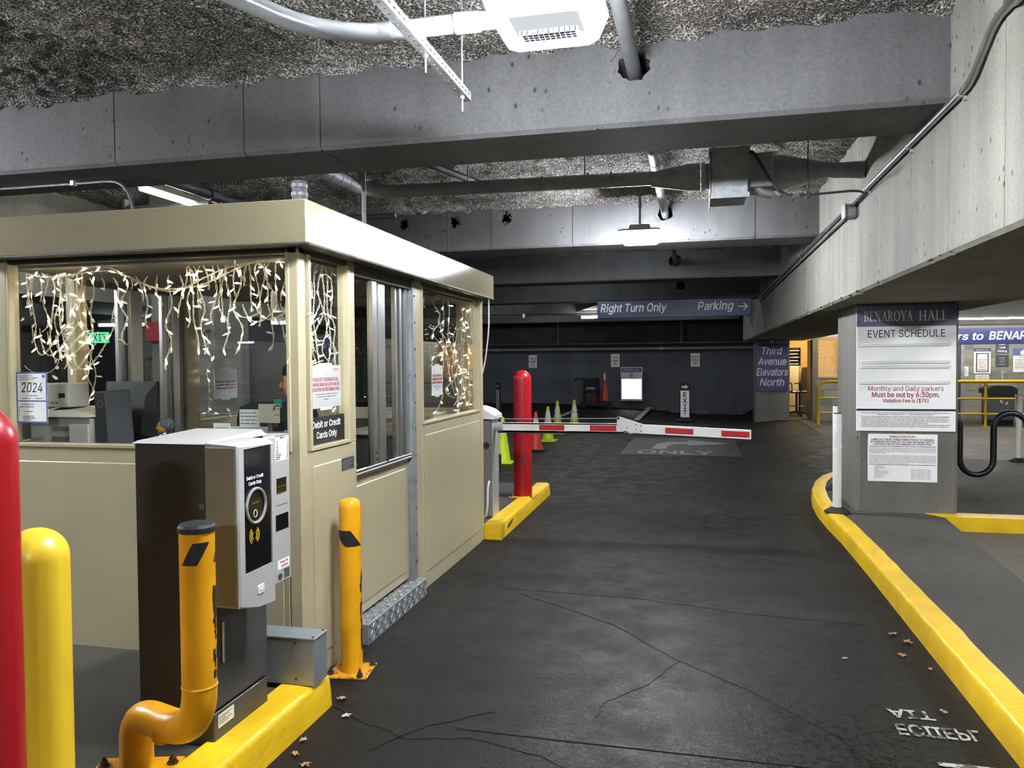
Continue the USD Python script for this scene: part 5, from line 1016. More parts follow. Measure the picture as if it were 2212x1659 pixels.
# posts
for x0, x1, y0, y1 in ((XR-.068, XR, YF, YF+.07), (XL, XL+.12, YF, YF+.07), (XR-.06, XR, YB-.10, YB), (XL, XL+.07, YB-.10, YB)):
    part(B, 'corner_post', cb(x0, x1, y0, y1, 0, 2.162, .006), 'booth_cream')
for xs, out in ((XR, 1), (XL, -1)):
    lo, hi = sorted((xs, xs-out*.06))
    wall_panel(YF+.07, 4.06, 0, 1.16, 'y', xs, out)
    win_frame(3.545, 3.968, 1.182, 2.137, 'y', xs, out)
    part(B, 'jamb', cb(lo, hi, 3.985, 4.063, 1.16, 2.162, .004), 'booth_cream')
    part(B, 'jamb', cb(lo, hi, 5.016, 5.145, 0, 2.162, .004), 'booth_cream')
    wall_panel(5.15, YB-.10, 0, 1.165, 'y', xs, out)
    win_frame(5.164, 6.628, 1.184, 2.137, 'y', xs, out)
    ch = part(B, 'door_channel', cat(cb(xs-.05 if out > 0 else xs, xs if out > 0 else xs+.05, 4.955, 4.972, FZ, 2.15, .002), cb(*sorted((xs+out*.006, xs-out*.04)), 4.972, 5.014, FZ, 2.15, .002)), 'galv_dull')
    for k in range(11): part(ch, 'rivet', screw((xs+out*.006, 4.993, .25+k*.18), (out, 0, 0), .007, .005), 'bolt_steel')
    # sliding door: kick panel below, two aluminium sashes above
    dx = xs-out*.035; dlo, dhi = sorted((dx, dx-out*.04))
    D = part(B, 'door', cb(dlo, dhi, 4.066, 4.953, .14, .955, .004), 'booth_cream')
    r0, r1 = sorted((dx-out*.001, dx+out*.006)); part(D, 'raised_field', cb(r0, r1, 4.08, 4.9, .20, .895, .004), 'booth_cream')
    part(D, 'sill_track', cat(cb(*sorted((dx+out*.03, dx-out*.045)), 4.063, 4.953, .957, .972, .003), cb(*sorted((dx+out*.03, dx+out*.02)), 4.063, 4.953, .972, .99, .002), cb(*sorted((dx-.0*out, dx-out*.01)), 4.063, 4.953, .972, .985, .002)), 'aluminium')
    part(D, 'head_track', cb(*sorted((dx+out*.03, dx-out*.045)), 4.063, 4.953, 2.09, 2.137, .003), 'booth_dark')
    for y0, y1, d in ((4.343, 4.41, .02), (4.41, 4.45, -.02), (4.45, 4.56, .01), (4.745, 4.785, .0), (4.80, 4.835, .012), (4.845, 4.88, -.012), (4.90, 4.945, .01)):
        part(D, 'sash_upright', cb(*sorted((dx+out*d, dx+out*(d-.028))), y0, y1, .985, 2.092, .003), 'aluminium')
    part(D, 'pane', box(dx-.003, dx+.003, 4.56, 4.75, .985, 2.09), 'glass'); part(D, 'pane', box(dx-out*.02-.003, dx-out*.02+.003, 4.78, 4.90, .985, 2.09), 'glass')
    part(D, 'latch', cat(cb(*sorted((dx+out*.03, dx+out*.02)), 4.52, 4.55, .985, 1.01, .002), screw((dx+out*.021, 4.375, 1.02), (out, 0, 0), .007), screw((dx+out*.021, 4.375, 1.06), (out, 0, 0), .007)), 'matt_black')
# back wall
wall_panel(XL+.07, XR-.06, 0, 1.17, 'x', YB, 1, inset=False)
win_frame(-3.58, -2.1, 1.19, 2.137, 'x', YB, 1)
part(B, 'jamb', cb(-2.08, XR-.06, YB-.06, YB, 1.17, 2.162, .004), 'booth_cream')
part(B, 'shade_sheet', box(XL+.061, XL+.066, YF+.07, YB-.07, FZ, 1.09), 'booth_dark'); part(B, 'shade_sheet', box(XL+.07, XR-.07, YB-.066, YB-.061, FZ, 1.09), 'booth_dark')  # shade low inside the booth, put in as dark sheets
# tread-plate threshold
t_ = part(B, 'threshold', cb(-1.96, -1.812, 4.06, 5.04, 0, .122, .004), 'galv_dull')
loz = []
for i in range(19):
    for j in range(3):
        y, s = 4.085+i*.0505+(j % 2)*.025, 1 if (i+j) % 2 else -1
        for face in (0, 1):
            if face == 0: c_ = np.array([-1.812, y, .026+j*.037]); e = (Y*.7+Z*.7*s, Y*.7-Z*.7*s); nn = X
            else: c_ = np.array([-1.83-j*.042, y, .122]); e = (Y*.7+X*.7*s, Y*.7-X*.7*s); nn = Z
            loz.append(hull([c_+e[0]*a+e[1]*b-nn*.001 for a, b in ((-.021, 0), (0, .0062), (.021, 0), (0, -.0062))]+[c_+e[0]*a+nn*.0035 for a in (-.013, .013)]))
part(t_, 'tread_pattern', cat(*loz), 'aluminium', kind='stuff', smooth=None)
pl = part(B, 'maker_plate', cb(XR-.002, XR+.0075, 3.862, 4.012, 1.018, 1.085, .001), 'pipe_dark')
part(pl, 'fine_print', cat(*[dashes(0, .12-.03*(k % 2), -k*.012, .005, 60+k, (XR+.0076, 3.875, 1.068), Y, Z) for k in range(5)]), 'galvanised', smooth=None)
# papers fixed in the windows
def sheet(name, label, cat_, o, right, up, w, h, mat, t=.0012):
    o = np.array(o, float); r, u = np.array(right, float), np.array(up, float); n_ = np.cross(r, u)
    p = thing(name, label, cat_, o); pts = np.array([o+r*a+u*b+n_*c for a in (0, w) for b in (0, h) for c in (-t, 0)]); part(p, 'sheet', hull(pts), mat, smooth=None)
    return p, lambda a, b, s, hh, ink, fit=None, al='c', bold=True, it=0: part(p, 'lettering', txt(s, hh, o+r*a+u*b+n_*.0002, r, u, fit=fit, al=al, bold=bold, it=it, depth=.0004), ink, smooth=None), lambda a, b, wd, hh, seed, ink: part(p, 'fine_print', dashes(0, wd, 0, hh, seed, o+r*a+u*b+n_*.0002, r, u), ink, smooth=None), lambda geom, ink, nm='mark': part(p, nm, poly_flat(geom, o+n_*.0002, r, u, .0004), ink, smooth=None)
def exit_sheet(label, o, right, w, h):
    p, T, F_, G_ = sheet('exit_notice', label, 'notice', o, right, Z, w, h, 'paper_white'); k = h/.226
    F_(w*.72, h-.022*k, w*.2, .004*k, 201, 'ink_red'); F_(w*.76, h-.03*k, w*.16, .004*k, 202, 'ink_red')
    for i, s in enumerate(('PLEASE EXIT THE BENAROYA HALL', 'PARKING GARAGE NO LATER THAN ONE', 'HOUR AFTER THE PERFORMANCE ENDS.')): T(w*.5, h-(.085+.026*i)*k, s, .018*k, 'ink_red', w*(.84, .9, .92)[i])
    F_(w*.14, h-.155*k, w*.74, .005*k, 203, 'ink_grey'); F_(w*.2, h-.168*k, w*.62, .005*k, 204, 'ink_grey'); T(w*.5, h-.184*k, 'Thank you.', .006*k, 'ink_grey', w*.16)
    G_(sbox(w*.3, h-.004, w*.7, h+.012), 'paper_grey', 'tape_strip'); G_(sbox(w*.3, -.012, w*.7, .004), 'paper_grey', 'tape_strip')
exit_sheet('white exit notice with red capitals in the narrow window beside the booth door', (XR+.001-.028, 3.585, 1.368), Y, .345, .222)
exit_sheet('white exit notice in the rear side window of the booth', (XR-.027, 5.43, 1.355), Y, .25, .222)
exit_sheet('exit notice in the left-hand booth window, seen from behind', (XL+.025, 5.70, 1.325), -Y, .31, .235)
# its back shows through faintly toward the viewer
p, T, F_, G_ = sheet('notice_backing', 'grey back of the exit notice in the left-hand booth window', 'notice', (XL+.029, 5.39, 1.325), Y, Z, .31, .235, 'paper_grey')
for k in range(3): F_(.03, .13-k*.026, .25, .015, 205+k, 'ink_red')
p, T, F_, G_ = sheet('card_sign', 'black Debit or Credit Cards Only sign low in the narrow booth window', 'sign', (XR-.026, 3.552, 1.184), Y, Z, .414, .14, 'matt_black')
T(.205, .085, 'Debit or Credit', .033, 'sign_letter', .32); T(.205, .03, 'Cards Only', .033, 'sign_letter', .23)
p, T, F_, G_ = sheet('permit_sheet', 'blue bordered permit with handwritten 2024 in the front window', 'notice', (-3.556, YF+.026, 1.293), X, Z, .198, .272, 'paper_white')
G_(unary_union([sbox(0, 0, .198, .008), sbox(0, .264, .198, .272), sbox(0, 0, .008, .272), sbox(.19, 0, .198, .272), sbox(.01, .115, .188, .121)]), 'ink_blue', 'border')
T(.1, .165, '2024', .05, 'ink_black', .135, it=.15, bold=False)
for k, (a, b, w) in enumerate(((.015, .25, .09), (.015, .24, .12), (.015, .23, .1), (.03, .215, .08), (.07, .145, .07), (.03, .13, .06), (.12, .13, .05), (.03, .098, .08), (.02, .085, .09), (.04, .06, .06), (.04, .035, .07), (.04, .025, .08), (.04, .015, .05))): F_(a, b, w, .005, 220+k, 'ink_grey')
G_(unary_union([Point(.175, .25).buffer(.008)]+[Point(.016, .04+k*.014).buffer(.003) for k in range(4)]), 'ink_grey', 'seal')

# ------------------------------------------------------------------ what stands inside the booth
CT = 1.10
p = thing('service_counter', 'brown counter inside the booth along its front window', 'counter', (-2.8, 3.8, FZ))
part(p, 'worktop', cb(XL+.07, XR-.07, YF+.065, 4.06, CT-.03, CT, .006), 'counter_top')
for x in (XL+.12, -2.8, XR-.13): part(p, 'support', box(x-.02, x+.02, YF+.08, 4.0, FZ, CT-.03), 'booth_dark')
p = thing('office_copier', 'bulky pale grey printer on the booth counter at left', 'printer', (-3.4, 3.7, CT))
part(p, 'body', cb(-3.60, -3.20, 3.58, 3.86, CT, 1.315, .008), 'printer_grey'); part(p, 'lid', hull([(-3.61, 3.56, 1.318), (-3.19, 3.56, 1.318), (-3.61, 3.87, 1.318), (-3.19, 3.87, 1.318), (-3.6, 3.58, 1.335), (-3.42, 3.58, 1.345), (-3.21, 3.85, 1.365), (-3.6, 3.85, 1.365), (-3.21, 3.59, 1.335)]), 'printer_light')
part(p, 'paper_drawer', cb(-3.33, -3.205, 3.565, 3.58, CT+.012, 1.28, .004), 'printer_light')
for k in range(3): part(p, 'vent_slat', box(-3.45, -3.345, 3.577, 3.581, CT+.03+k*.055, CT+.055+k*.055), 'printer_dark')
part(p, 'output_slot', box(-3.53, -3.46, 3.576, 3.581, 1.14, 1.165), 'matt_black'); part(p, 'side_tray', hull([(-3.58, 3.57, 1.12), (-3.47, 3.53, 1.12), (-3.58, 3.57, 1.13), (-3.47, 3.53, 1.13), (-3.6, 3.58, 1.2), (-3.52, 3.58, 1.2)]), 'printer_dark')
p = thing('receipt_scanner', 'small pale device with dark slots on top of the printer', 'scanner', (-3.5, 3.7, 1.366))
part(p, 'body', cb(-3.59, -3.40, 3.64, 3.8, 1.366, 1.50, .006), 'printer_grey'); part(p, 'front_slot', cat(box(-3.46, -3.42, 3.637, 3.641, 1.42, 1.445), *[box(-3.57+.03*k, -3.56+.03*k, 3.637, 3.641, 1.39, 1.395) for k in range(4)]), 'matt_black')
p = thing('desk_monitor', 'black flat monitor seen from behind on the booth counter', 'monitor', (-3.27, 3.96, CT))
part(p, 'shell', hull([(-3.42, 3.93, 1.155), (-3.06, 3.93, 1.155), (-3.45, 3.99, 1.5), (-3.1, 3.99, 1.5), (-3.42, 3.96, 1.155), (-3.06, 3.96, 1.155), (-3.45, 4.01, 1.5), (-3.1, 4.01, 1.5), (-3.36, 3.905, 1.2), (-3.15, 3.905, 1.2), (-3.36, 3.95, 1.42), (-3.15, 3.95, 1.42)]), 'monitor_black', smooth=20)
part(p, 'stand', cat(cb(-3.3, -3.2, 3.95, 3.99, CT+.01, 1.25, .008), cb(-3.38, -3.12, 3.9, 4.04, CT, CT+.012, .004)), 'monitor_black')
p = thing('desktop_computer', 'slim dark grey computer tower leaning before the monitor', 'computer', (-3.14, 3.7, CT)); M = rot(Y, -4, (-3.1, 3.7, CT))
part(p, 'case', tf(cb(-3.175, -3.10, 3.6, 3.8, CT, 1.46, .006), M), 'pc_grey'); part(p, 'badge', tf(poly_flat(Point(0, 0).buffer(.02).difference(Point(0, 0).buffer(.016)), (-3.137, 3.5995, 1.39), X, Z), M), 'printer_dark')
part(p, 'vent', tf(poly_flat(affinity.scale(Point(0, 0).buffer(.022), .8, 1.3), (-3.137, 3.5995, 1.15), X, Z), M), 'matt_black')
p = thing('bust_figurine', 'little painted bust with wild grey hair and red cravat on the counter', 'figurine', (-2.885, 3.75, CT))
c = np.array([-2.885, 3.75, 1.262])
part(p, 'coat', hull([c+np.array(q) for q in ((-.05, -.03, -.162), (.05, -.03, -.162), (.05, .03, -.162), (-.05, .03, -.162), (-.055, 0, -.075), (.055, 0, -.075), (-.02, -.025, -.045), (.02, .02, -.045), (.02, -.025, -.045), (-.02, .02, -.045))]), 'cloth_navy', smooth=50)
hd = trimesh.creation.icosphere(3, 1.); V = np.array(hd.vertices)*[.026, .029, .034]; V[:, 1] -= .004*np.exp(-((V[:, 2]+.004)/.008)**2)*(V[:, 1] < 0)*np.exp(-(V[:, 0]/.006)**2)*2
q = part(p, 'head', (V@rotz(-40)[:3, :3].T+c+[0, 0, -.008], hd.faces), 'figurine_skin', smooth=True)
part(q, 'brow', cat(*[tf(box(-.018+.022*k, -.004+.022*k, -.031, -.026, .006, .010), rotz(-40)) for k in (0, 1)]+[tf(box(-.009, .009, -.030, -.026, -.020, -.0175), rotz(-40))])[0:2] and (cat(*[tf(box(-.018+.022*k, -.004+.022*k, -.031, -.026, .006, .010), rotz(-40)) for k in (0, 1)]+[tf(box(-.009, .009, -.030, -.026, -.020, -.0175), rotz(-40))])[0]+c+[0, 0, -.008], cat(*[box(0, 1, 0, 1, 0, 1)]*3)[1]), 'hair_black', smooth=None)
hs = trimesh.creation.icosphere(4, 1.); V = np.array(hs.vertices); V = V*(np.array([.038, .038, .036])*(1+.35*(meshkit.noise(V*4, 3)-.5))[:, None]); V = V[:, :]; keep = V
part(p, 'hair', (V+c+[.012, .014, .006], hs.faces), 'hair_grey', smooth=True)
part(p, 'shirt_collar', hull([c+np.array(q) for q in ((.0, -.03, -.05), (.035, -.02, -.05), (.02, -.035, -.07), (.03, -.01, -.035), (.0, -.028, -.075))]), 'paper_white'); part(p, 'cravat', hull([c+np.array(q) for q in ((-.03, -.035, -.055), (-.005, -.036, -.05), (-.035, -.035, -.085), (-.012, -.04, -.085), (-.02, -.045, -.07))]), 'figurine_red')
p = thing('card_box', 'pale translucent card tray on the counter behind the pay station', 'tray', (-2.24, 3.62, CT))
part(p, 'tray', cat(cb(-2.42, -2.13, 3.575, 3.66, CT, 1.272, .005), cb(-2.13, -1.98, 3.575, 3.66, CT, 1.255, .005)), 'paper_grey')
p, T, F_, G_ = sheet('name_card', 'small white printed card left of the tray on the counter', 'card', (-2.44, 3.566, 1.245), X, Z, .1, .05, 'paper_white'); T(.05, .022, 'Main Passport Update', .008, 'ink_grey', .07, bold=False); F_(.015, .01, .06, .004, 241, 'ink_grey')
p, T, F_, G_ = sheet('note_card', 'white card with four handwritten lines above the tray', 'card', (-2.29, 3.57, 1.275), X, Z, .115, .092, 'paper_white')
for k in range(4): part(p, 'handwriting', dashes(.006, .1, .072-k*.018, .006, 250+k, (-2.29, 3.5698, 1.275), X, Z), 'ink_grey', smooth=None)
p, T, F_, G_ = sheet('drawing_card', 'cream card with a simple drawn frowning face beside the corner post', 'card', (-2.175, 3.56, 1.30), X, Z, .12, .096, 'paper_cream')
G_(unary_union([LineString([(.085, .065), (.09, .082), (.105, .09), (.118, .085)]).buffer(.003), LineString([(.09, .072), (.1, .074)]).buffer(.0012), LineString([(.108, .075), (.117, .071)]).buffer(.0012), LineString([(.092, .04), (.105, .043), (.118, .036)]).buffer(.0012), Point(.096, .066).buffer(.002), Point(.112, .066).buffer(.002)]), 'ink_black', 'drawn_face')
sheet('sticky_note', 'teal sticky note above the drawn face card', 'note', (-2.09, 3.562, 1.375), X, Z, .045, .045, 'paper_teal')
p, T, F_, G_ = sheet('pattern_card', 'grey red and black patterned card below the drawn face', 'card', (-2.13, 3.572, 1.255), X, Z, .09, .05, 'matt_black'); G_(Polygon([(0, 0), (.03, 0), (.02, .05), (0, .05)]), 'pipe_grey', 'grey_band'); G_(Polygon([(.033, .02), (.06, .028), (.055, .05), (.026, .05)]), 'ink_red', 'red_square')
solo('wall_thermostat', cb(-1.99, -1.945, YB-.075, YB-.061, 1.44, 1.52, .003), 'white_plastic', 'small white thermostat on the rear corner of the booth', 'thermostat')
p = thing('rear_desk', 'low desk inside the booth below the rear side window', 'desk', (-2.2, 6.0, FZ)); part(p, 'worktop', cb(-2.5, XR-.07, 5.2, YB-.07, 1.08, 1.11, .005), 'counter_top'); part(p, 'support', box(-2.45, XR-.1, 5.25, 5.3, FZ, 1.08), 'booth_dark')
p = thing('desk_phone', 'pale flat device with cord on the rear desk of the booth', 'telephone', (-2.1, 6.35, 1.11)); part(p, 'base', cb(-2.2, -2.0, 6.2, 6.5, 1.11, 1.15, .012), 'printer_light'); part(p, 'handset', cb(-2.17, -2.12, 6.2, 6.48, 1.15, 1.18, .012), 'printer_light')
office_chair('office_chair', 'black office chair with its back to the front booth window', (-2.46, 4.52, FZ), 90, .60, .74, 1.24, .52, 'matt_black')
office_chair('office_chair', 'black drafting stool the attendant sits on inside the booth', (-2.80, 5.12, FZ), 210, .60, .68, .95, .42, 'matt_black', True)
# the attendant: one continuous body, clothes and hair as children
def bones(chain):
    out = m3.Manifold()
    for a, ra, b, rb in chain: out += m3.Manifold.hull(m3.Manifold.sphere(ra, 16).translate([*map(float, a)])+m3.Manifold.sphere(rb, 16).translate([*map(float, b)]))
    return out
def smoothed(man, length, it=8):
    v, f = arr(man.refine_to_length(length)); t = trimesh.Trimesh(v, f, process=True); trimesh.smoothing.filter_taubin(t, iterations=it); return np.array(t.vertices), np.array(t.faces)
def person():
    O = np.array([-2.80, 5.12, 0]); a = math.radians(210); fw, lf = np.array([math.cos(a), math.sin(a), 0]), np.array([-math.sin(a), math.cos(a), 0])
    q = lambda f, l, z: O+fw*f+lf*l+Z*z
    p = thing('person', 'seated person in a black jacket partly hidden by the booth corner post', 'person', (O[0], O[1], FZ))
    ch = [(q(0, 0, .82), .13, q(.0, 0, 1.0), .12), (q(0, 0, 1.0), .12, q(.01, 0, 1.2), .13), (q(.01, .1, 1.22), .09, q(.01, -.1, 1.22), .09), (q(0, 0, 1.24), .06, q(.03, 0, 1.42), .05), (q(.03, 0, 1.5), .085, q(.05, 0, 1.44), .07), (q(.06, 0, 1.40), .05, q(.05, 0, 1.46), .06)]
    limbs = {}
    for s in (-1, 1):
        ch += [(q(.01, .1*s, 1.22), .07, q(.0, .19*s, 1.23), .06), (q(0, .19*s, 1.23), .055, q(.06, .23*s, .98), .042), (q(.06, .23*s, .98), .042, q(.26, .14*s, .94), .03),
               (q(0, .09*s, .80), .1, q(.40, .12*s, .80), .065), (q(.40, .12*s, .80), .065, q(.38, .12*s, .46), .042), (q(.37, .12*s, .44), .04, q(.5, .13*s, .425), .03)]
        ch += [(q(.26, .14*s, .94), .03, q(.31, .13*s, .93), .032), (q(.31, .13*s, .93), .03, q(.345, .12*s, .925), .028)]
        for k in range(4):
            l = (.155-.022*k)*s; L = (.03, .036, .034, .026)[k]
            ch += [(q(.35, l-.002*s, .925), .0085, q(.35+L, l-.004*s, .918), .008), (q(.35+L, l-.004*s, .918), .008, q(.35+L*1.7, l-.006*s, .90), .007)]
        ch += [(q(.30, .11*s, .93), .012, q(.335, .085*s, .92), .0095), (q(.335, .085*s, .92), .0095, q(.365, .08*s, .912), .008)]
    body = bones(ch)
    nose = m3.Manifold.hull(m3.Manifold.sphere(.012, 8).translate([*q(.128, 0, 1.435)])+m3.Manifold.sphere(.008, 8).translate([*q(.118, 0, 1.475)]))
    ears = m3.Manifold()
    for s in (-1, 1): ears += m3.Manifold.sphere(1., 12).scale([.012, .012, .03]).translate([*q(.03, .082*s, 1.455)])
    bd = part(p, 'body', smoothed(body+nose+ears, .03, 4), 'skin', smooth=True)
    for s in (-1, 1): part(bd, 'eye', lathe([(0, -.006), (.008, -.003), (.01, 0), (.008, .003), (0, .006)], q(.112, .033*s, 1.478), 10), 'hair_black')
    part(bd, 'mouth', tube([q(.115, -.022, 1.40), q(.122, 0, 1.402), q(.115, .022, 1.40)], .004, 6), 'ink_red')
    tor = [(q(0, 0, .80), .155, q(0, 0, 1.0), .145), (q(0, 0, 1.0), .145, q(.01, 0, 1.2), .15), (q(.01, .1, 1.22), .108, q(.01, -.1, 1.22), .108), (q(0, 0, 1.26), .09, q(.02, 0, 1.355), .07)]
    for s in (-1, 1): tor += [(q(.01, .1*s, 1.22), .09, q(.0, .19*s, 1.23), .076), (q(0, .19*s, 1.23), .072, q(.06, .23*s, .98), .058), (q(.06, .23*s, .98), .058, q(.25, .145*s, .942), .043)]
    part(p, 'jacket', smoothed(bones(tor), .035, 4), 'cloth_black', smooth=True)
    lg = [(q(0, .09, .80), .14, q(0, -.09, .80), .14)]
    for s in (-1, 1): lg += [(q(0, .09*s, .80), .115, q(.40, .12*s, .80), .078), (q(.40, .12*s, .80), .078, q(.38, .12*s, .5), .056)]
    part(p, 'trousers', smoothed(bones(lg), .04, 4), 'cloth_navy', smooth=True)
    part(p, 'shoes', cat(*[smoothed(bones([(q(.36, .12*s, .45), .05, q(.52, .13*s, .42), .04)]), .03, 3) for s in (-1, 1)]), 'rubber_black', smooth=True)
    hr = bones([(q(-.0, 0, 1.52), .09, q(.03, 0, 1.535), .088), (q(-.03, 0, 1.5), .08, q(-.03, 0, 1.40), .055), (q(.0, .05, 1.5), .05, q(.0, .06, 1.43), .03), (q(.0, -.05, 1.5), .05, q(.0, -.06, 1.43), .03)])
    part(p, 'hair', smoothed(hr, .025, 3), 'hair_black', smooth=True)
person()

# ------------------------------------------------------------------ fairy lights
def bulb_mesh(c, d, s=1.):
    d = np.array(d, float)/np.linalg.norm(d); c = np.array(c, float)
    return tube([c, c+d*.012*s, c+d*.013*s, c+d*.024*s, c+d*.036*s], [.0032*s, .0036*s, .0050*s, .0052*s, .0012*s], 6, False)
class Strand:
    def __init__(self, name, label, at, seed):
        self.p = thing(name, label, 'string lights', at); self.w = []; self.n = 0; self.rg = np.random.default_rng(seed); self.o = seed
    def wire(self, pts, twist=True, bulbs=.075, lit=.35, r=.0017):
        P = np.array(pts, float); s = np.r_[0, np.cumsum(np.linalg.norm(np.diff(P, axis=0), axis=1))]; L = s[-1]; q = np.arange(0, L, .014)
        P = CubicSpline(s, P)(q) if len(P) > 2 else np.stack([np.interp(q, s, P[:, k]) for k in range(3)], 1)
        if len(P) < 3: return
        T = np.gradient(P, axis=0); T /= np.linalg.norm(T, axis=1, keepdims=True); a = np.cross(T, [.3, .9, .1]); a /= np.linalg.norm(a, axis=1, keepdims=True); b = np.cross(T, a)
        for ph in ((0, math.pi) if twist else (0,)):
            th_ = q*75+ph; off = .0035 if twist else 0; self.w.append(tube(P+off*(np.cos(th_)[:, None]*a+np.sin(th_)[:, None]*b), r, 4, False))
        nb = int(L/bulbs)
        for k in range(nb):
            if self.n >= 290: return
            i = min(len(P)-1, int((k+.6*self.rg.random()+.2)/max(nb, 1)*len(P))); d = np.array([self.rg.normal(0, .8), self.rg.normal(0, .35), self.rg.normal(-.5, .7)])
            m = 'bulb_lit' if self.rg.random() < lit*1.5 else ('bulb_warm' if self.rg.random() < .12 else 'bulb_dim')
            part(self.p, 'bulb', bulb_mesh(P[i], d, self.rg.uniform(.85, 1.15)), m, smooth=None); self.n += 1
    def done(self): part(self.p, 'wire', cat(*self.w), 'wire_cream', smooth=True)
def hang(S, x, y, z0, z1, ax, wob=.02, **kw):
    n = max(3, int((z0-z1)/.09)+2); rg_ = S.rg; pts = []
    for k, z in enumerate(np.linspace(z0, z1, n)):
        w = rg_.normal(0, wob*.6); pts.append((x+(w if ax == 'x' else rg_.normal(0, .006)), y+(w if ax == 'y' else rg_.normal(0, .006)), z))
    S.wire(pts, **kw)
S = Strand('fairy_lights', 'tangled warm fairy lights hanging inside the front booth window', (-2.75, 3.51, 2.12), 21)
top = [(-3.54, 3.52, 2.10), (-3.3, 3.53, 2.08), (-3.0, 3.53, 2.09), (-2.8, 3.53, 2.02), (-2.66, 3.55, 1.98), (-2.5, 3.55, 2.03), (-2.3, 3.52, 2.09), (-1.97, 3.52, 2.1)]
S.wire(top, bulbs=.1, lit=.5); S.wire([(x+.03, y+.015, z+.015*math.sin(x*23)) for x, y, z in top[1:]], bulbs=.12, lit=.5)
for x, z in zip((-3.52, -3.505, -3.48, -3.44, -3.40, -3.37, -3.345, -3.32, -3.30, -3.27, -3.24, -3.21, -3.18), (1.86, 1.92, 1.72, 1.93, 1.78, 1.70, 1.62, 1.84, 1.58, 1.76, 1.88, 1.68, 1.80)): hang(S, x, 3.51, 2.09, z, 'x', .028, lit=.4)
for x, z in ((-3.13, 1.72), (-3.05, 1.98), (-2.99, 1.80), (-2.93, 1.70), (-2.885, 1.99), (-2.84, 1.93), (-2.80, 1.79), (-2.72, 1.9), (-2.665, 1.56), (-2.60, 1.84)): hang(S, x, 3.53, 2.06, z, 'x', .022, lit=.4)
for x, z in zip((-2.56, -2.53, -2.50, -2.475, -2.45, -2.42, -2.39, -2.36, -2.33, -2.30, -2.27, -2.24, -2.21, -2.18, -2.15, -2.12, -2.09, -2.06, -2.03, -2.0, -1.985), (1.92, 1.78, 1.66, 1.88, 1.65, 1.97, 1.79, 1.83, 1.65, 1.75, 1.93, 1.64, 1.98, 1.86, 1.92, 1.78, 1.9, 1.66, 1.85, 1.9, 1.68)): hang(S, x, 3.515, 2.1, z, 'x', .024, lit=.45)
rg = np.random.default_rng(31)
for k in range(6):       # loose loops on the left
    x, z = -3.5+.05*k, 1.82-.02*k; S.wire([(x, 3.51, z), (x+.09, 3.50, z-.11-.05*rg.random()), (x+.2, 3.51, z-.03), (x+.27, 3.515, z+.09*rg.random())], lit=.3, bulbs=.11)
S.wire([(-3.535, 3.49, 1.60), (-3.44, 3.5, 1.555), (-3.37, 3.5, 1.57), (-3.32, 3.5, 1.7)], False, .3)
for k in range(5): x = -2.3+.07*k; S.wire([(x, 3.52, 1.9), (x+.08, 3.51, 1.80+.05*rg.random()), (x+.17, 3.52, 1.86)], lit=.3, bulbs=.09)
S.done()
solo('light_connector', cat(cyl((-2.055, 3.52, 1.87), (-2.055, 3.52, 1.96), .013, 12), *[cyl((-2.055, 3.52, 1.885+k*.025), (-2.055, 3.52, 1.893+k*.025), .016, 12) for k in range(3)]), 'white_plastic', 'pale connector plug among the fairy lights at the window corner', 'connector')
S = Strand('fairy_lights', 'warm fairy light strand running down the tan door jamb inside the booth', (-3.60, 4.02, 2.0), 22)
for dx in (0, .02): hang(S, -3.6+dx, 4.03-dx*2, 2.08, 1.37+dx*8, 'y', .03, lit=.6, bulbs=.1)
S.wire([(-3.58, 4.0, 1.62), (-3.55, 3.95, 1.53), (-3.56, 4.02, 1.42), (-3.55, 3.95, 1.385)], lit=.6); S.done()
S = Strand('fairy_lights', 'dense knot of fairy lights in the narrow window beside the booth door', (XR-.06, 3.75, 2.1), 23)
for y, z in zip(np.linspace(3.565, 3.93, 9), (1.2, 1.42, 1.6, 1.66, 1.55, 1.7, 1.62, 1.5, 1.21)): hang(S, XR-.075, y, 2.12, z, 'y', .032, lit=.22, bulbs=.1, r=.0017)
for k in range(9):
    y, z = 3.58+.3*rg.random(), 1.6+.4*rg.random(); S.wire([(XR-.07, y, z), (XR-.06, y+.09*rg.normal(), z-.08), (XR-.08, y+.12*rg.normal(), z-.16), (XR-.07, y+.05, z-.22)], lit=.2, bulbs=.12, r=.0017)
S.done()
S = Strand('fairy_lights', 'loose fairy lights in the rear side window of the booth', (XR-.08, 6.2, 2.1), 24)
for y, z in ((5.25, 1.95), (5.32, 1.9), (5.45, 2.0), (5.75, 1.92), (5.9, 1.8), (6.05, 1.62), (6.38, 1.3), (6.45, 1.25), (6.52, 1.22), (6.57, 1.2)): hang(S, XR-.085, y, 2.1, z, 'y', .04, lit=.3, bulbs=.09)
for k in range(14):
    y, z = 5.75+.7*rg.random(), 1.35+.6*rg.random(); S.wire([(XR-.08, y, z), (XR-.07, y+.12*rg.normal(), z-.1), (XR-.09, y+.15*rg.normal(), z-.2), (XR-.08, y+.1*rg.normal(), z-.3)], lit=.3, bulbs=.13)
S.wire([(XR-.08, 5.75, 1.95), (XR-.08, 5.95, 1.62), (XR-.08, 6.2, 1.3), (XR-.08, 6.35, 1.22)], bulbs=.15); S.done()
S = Strand('fairy_lights', 'string of fairy lights along the inner sill of the left booth window', (XL+.09, 5.3, 1.9), 25)
hang(S, XL+.1, 5.2, 1.95, 1.22, 'y', .03, lit=.3); S.wire([(XL+.1, 5.2, 1.22), (XL+.1, 5.6, 1.21), (XL+.1, 6.0, 1.21)], False, .2); hang(S, XL+.1, 5.9, 1.21, 1.13, 'y', .02); S.done()

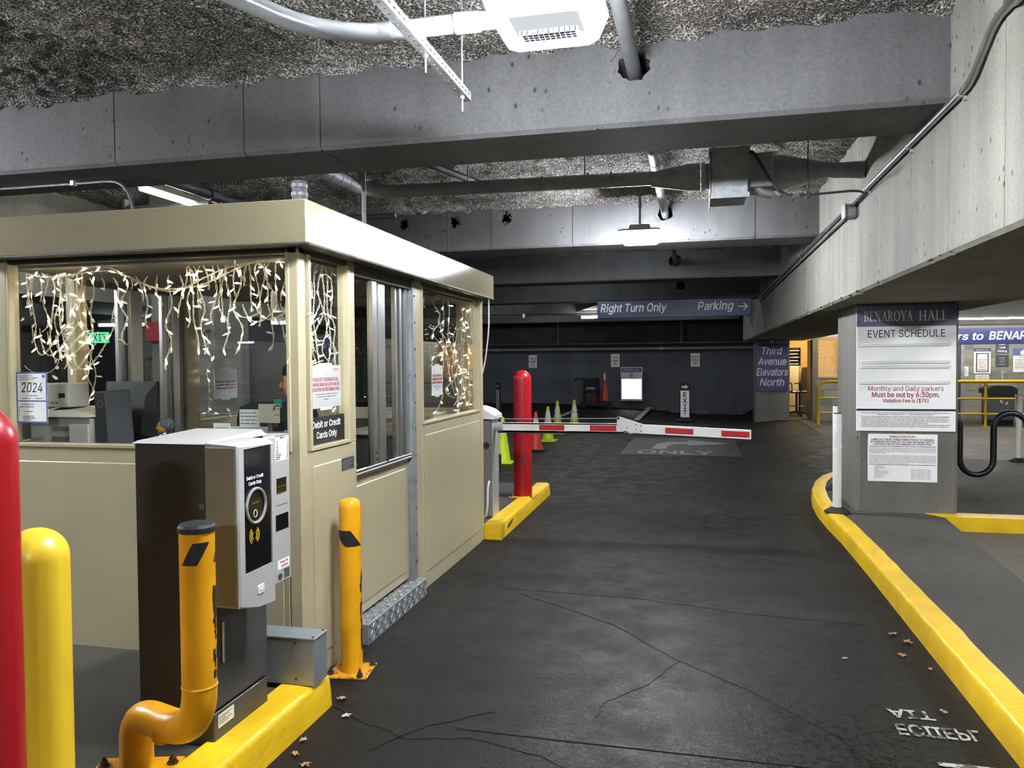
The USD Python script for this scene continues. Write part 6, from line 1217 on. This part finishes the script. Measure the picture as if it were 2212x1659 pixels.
# ================================================================== BEYOND THE BOOTH, LEFT
struct('aisle_wall', box(-13.9, -6.3, 11.5, 11.7, 0, 3.45), 'concrete_beam', 'concrete wall beyond the booth with the exit door', 'wall')
p = thing('door_3', 'dark exit door under the green exit sign seen through the booth', 'door', (-9.9, 11.5, 0), kind='structure')
part(p, 'frame', cat(box(-10.6, -10.52, 11.44, 11.5, 0, 1.93), box(-9.62, -9.54, 11.44, 11.5, 0, 1.93), box(-10.6, -9.54, 11.44, 11.5, 1.86, 1.95)), 'pipe_dark'); part(p, 'panel', box(-10.52, -9.62, 11.46, 11.5, 0, 1.86), 'pipe_dark')
p = thing('exit_sign', 'small green lit EXIT sign seen through the booth window', 'exit sign', (-10.0, 11.4, 1.98)); part(p, 'housing', cb(-10.25, -9.75, 11.38, 11.44, 1.96, 2.18, .01), 'pipe_dark'); part(p, 'face', box(-10.23, -9.77, 11.374, 11.38, 1.98, 2.16), 'exit_green'); part(p, 'lettering', txt('EXIT', .12, (-10.0, 11.3735, 2.01), X, Z, fit=.38), 'sign_letter')
solo('wall_conduit', tube(bend([(-9.1, 11.47, 1.1), (-9.1, 11.47, 1.72), (-8.45, 11.47, 1.72)], .1), .03, 10), 'pipe_dark', 'dark bent conduit on the wall beyond the booth', 'conduit')
p = thing('fire_alarm', 'small red and white fire alarm strobe on the wall beyond the booth', 'fire alarm', (-8.35, 11.47, 1.67)); part(p, 'base', cb(-8.45, -8.3, 11.42, 11.5, 1.66, 1.8, .01), 'alarm_red'); part(p, 'strobe', cb(-8.3, -8.2, 11.42, 11.5, 1.67, 1.79, .01), 'white_plastic')
p = thing('fire_box', 'dark red fire bell box on the concrete column left of the booth', 'fire box', (-5.44, 7.05, 1.87)); part(p, 'body', cb(-5.57, -5.33, 7.0, 7.085, 1.84, 2.04, .01), 'alarm_red'); part(p, 'conduit', cat(cyl((-5.42, 7.07, .1), (-5.42, 7.07, 1.84), .016, 8), cyl((-5.33, 7.07, 1.94), (-4.85, 7.07, 1.94), .014, 8)), 'pipe_dark')
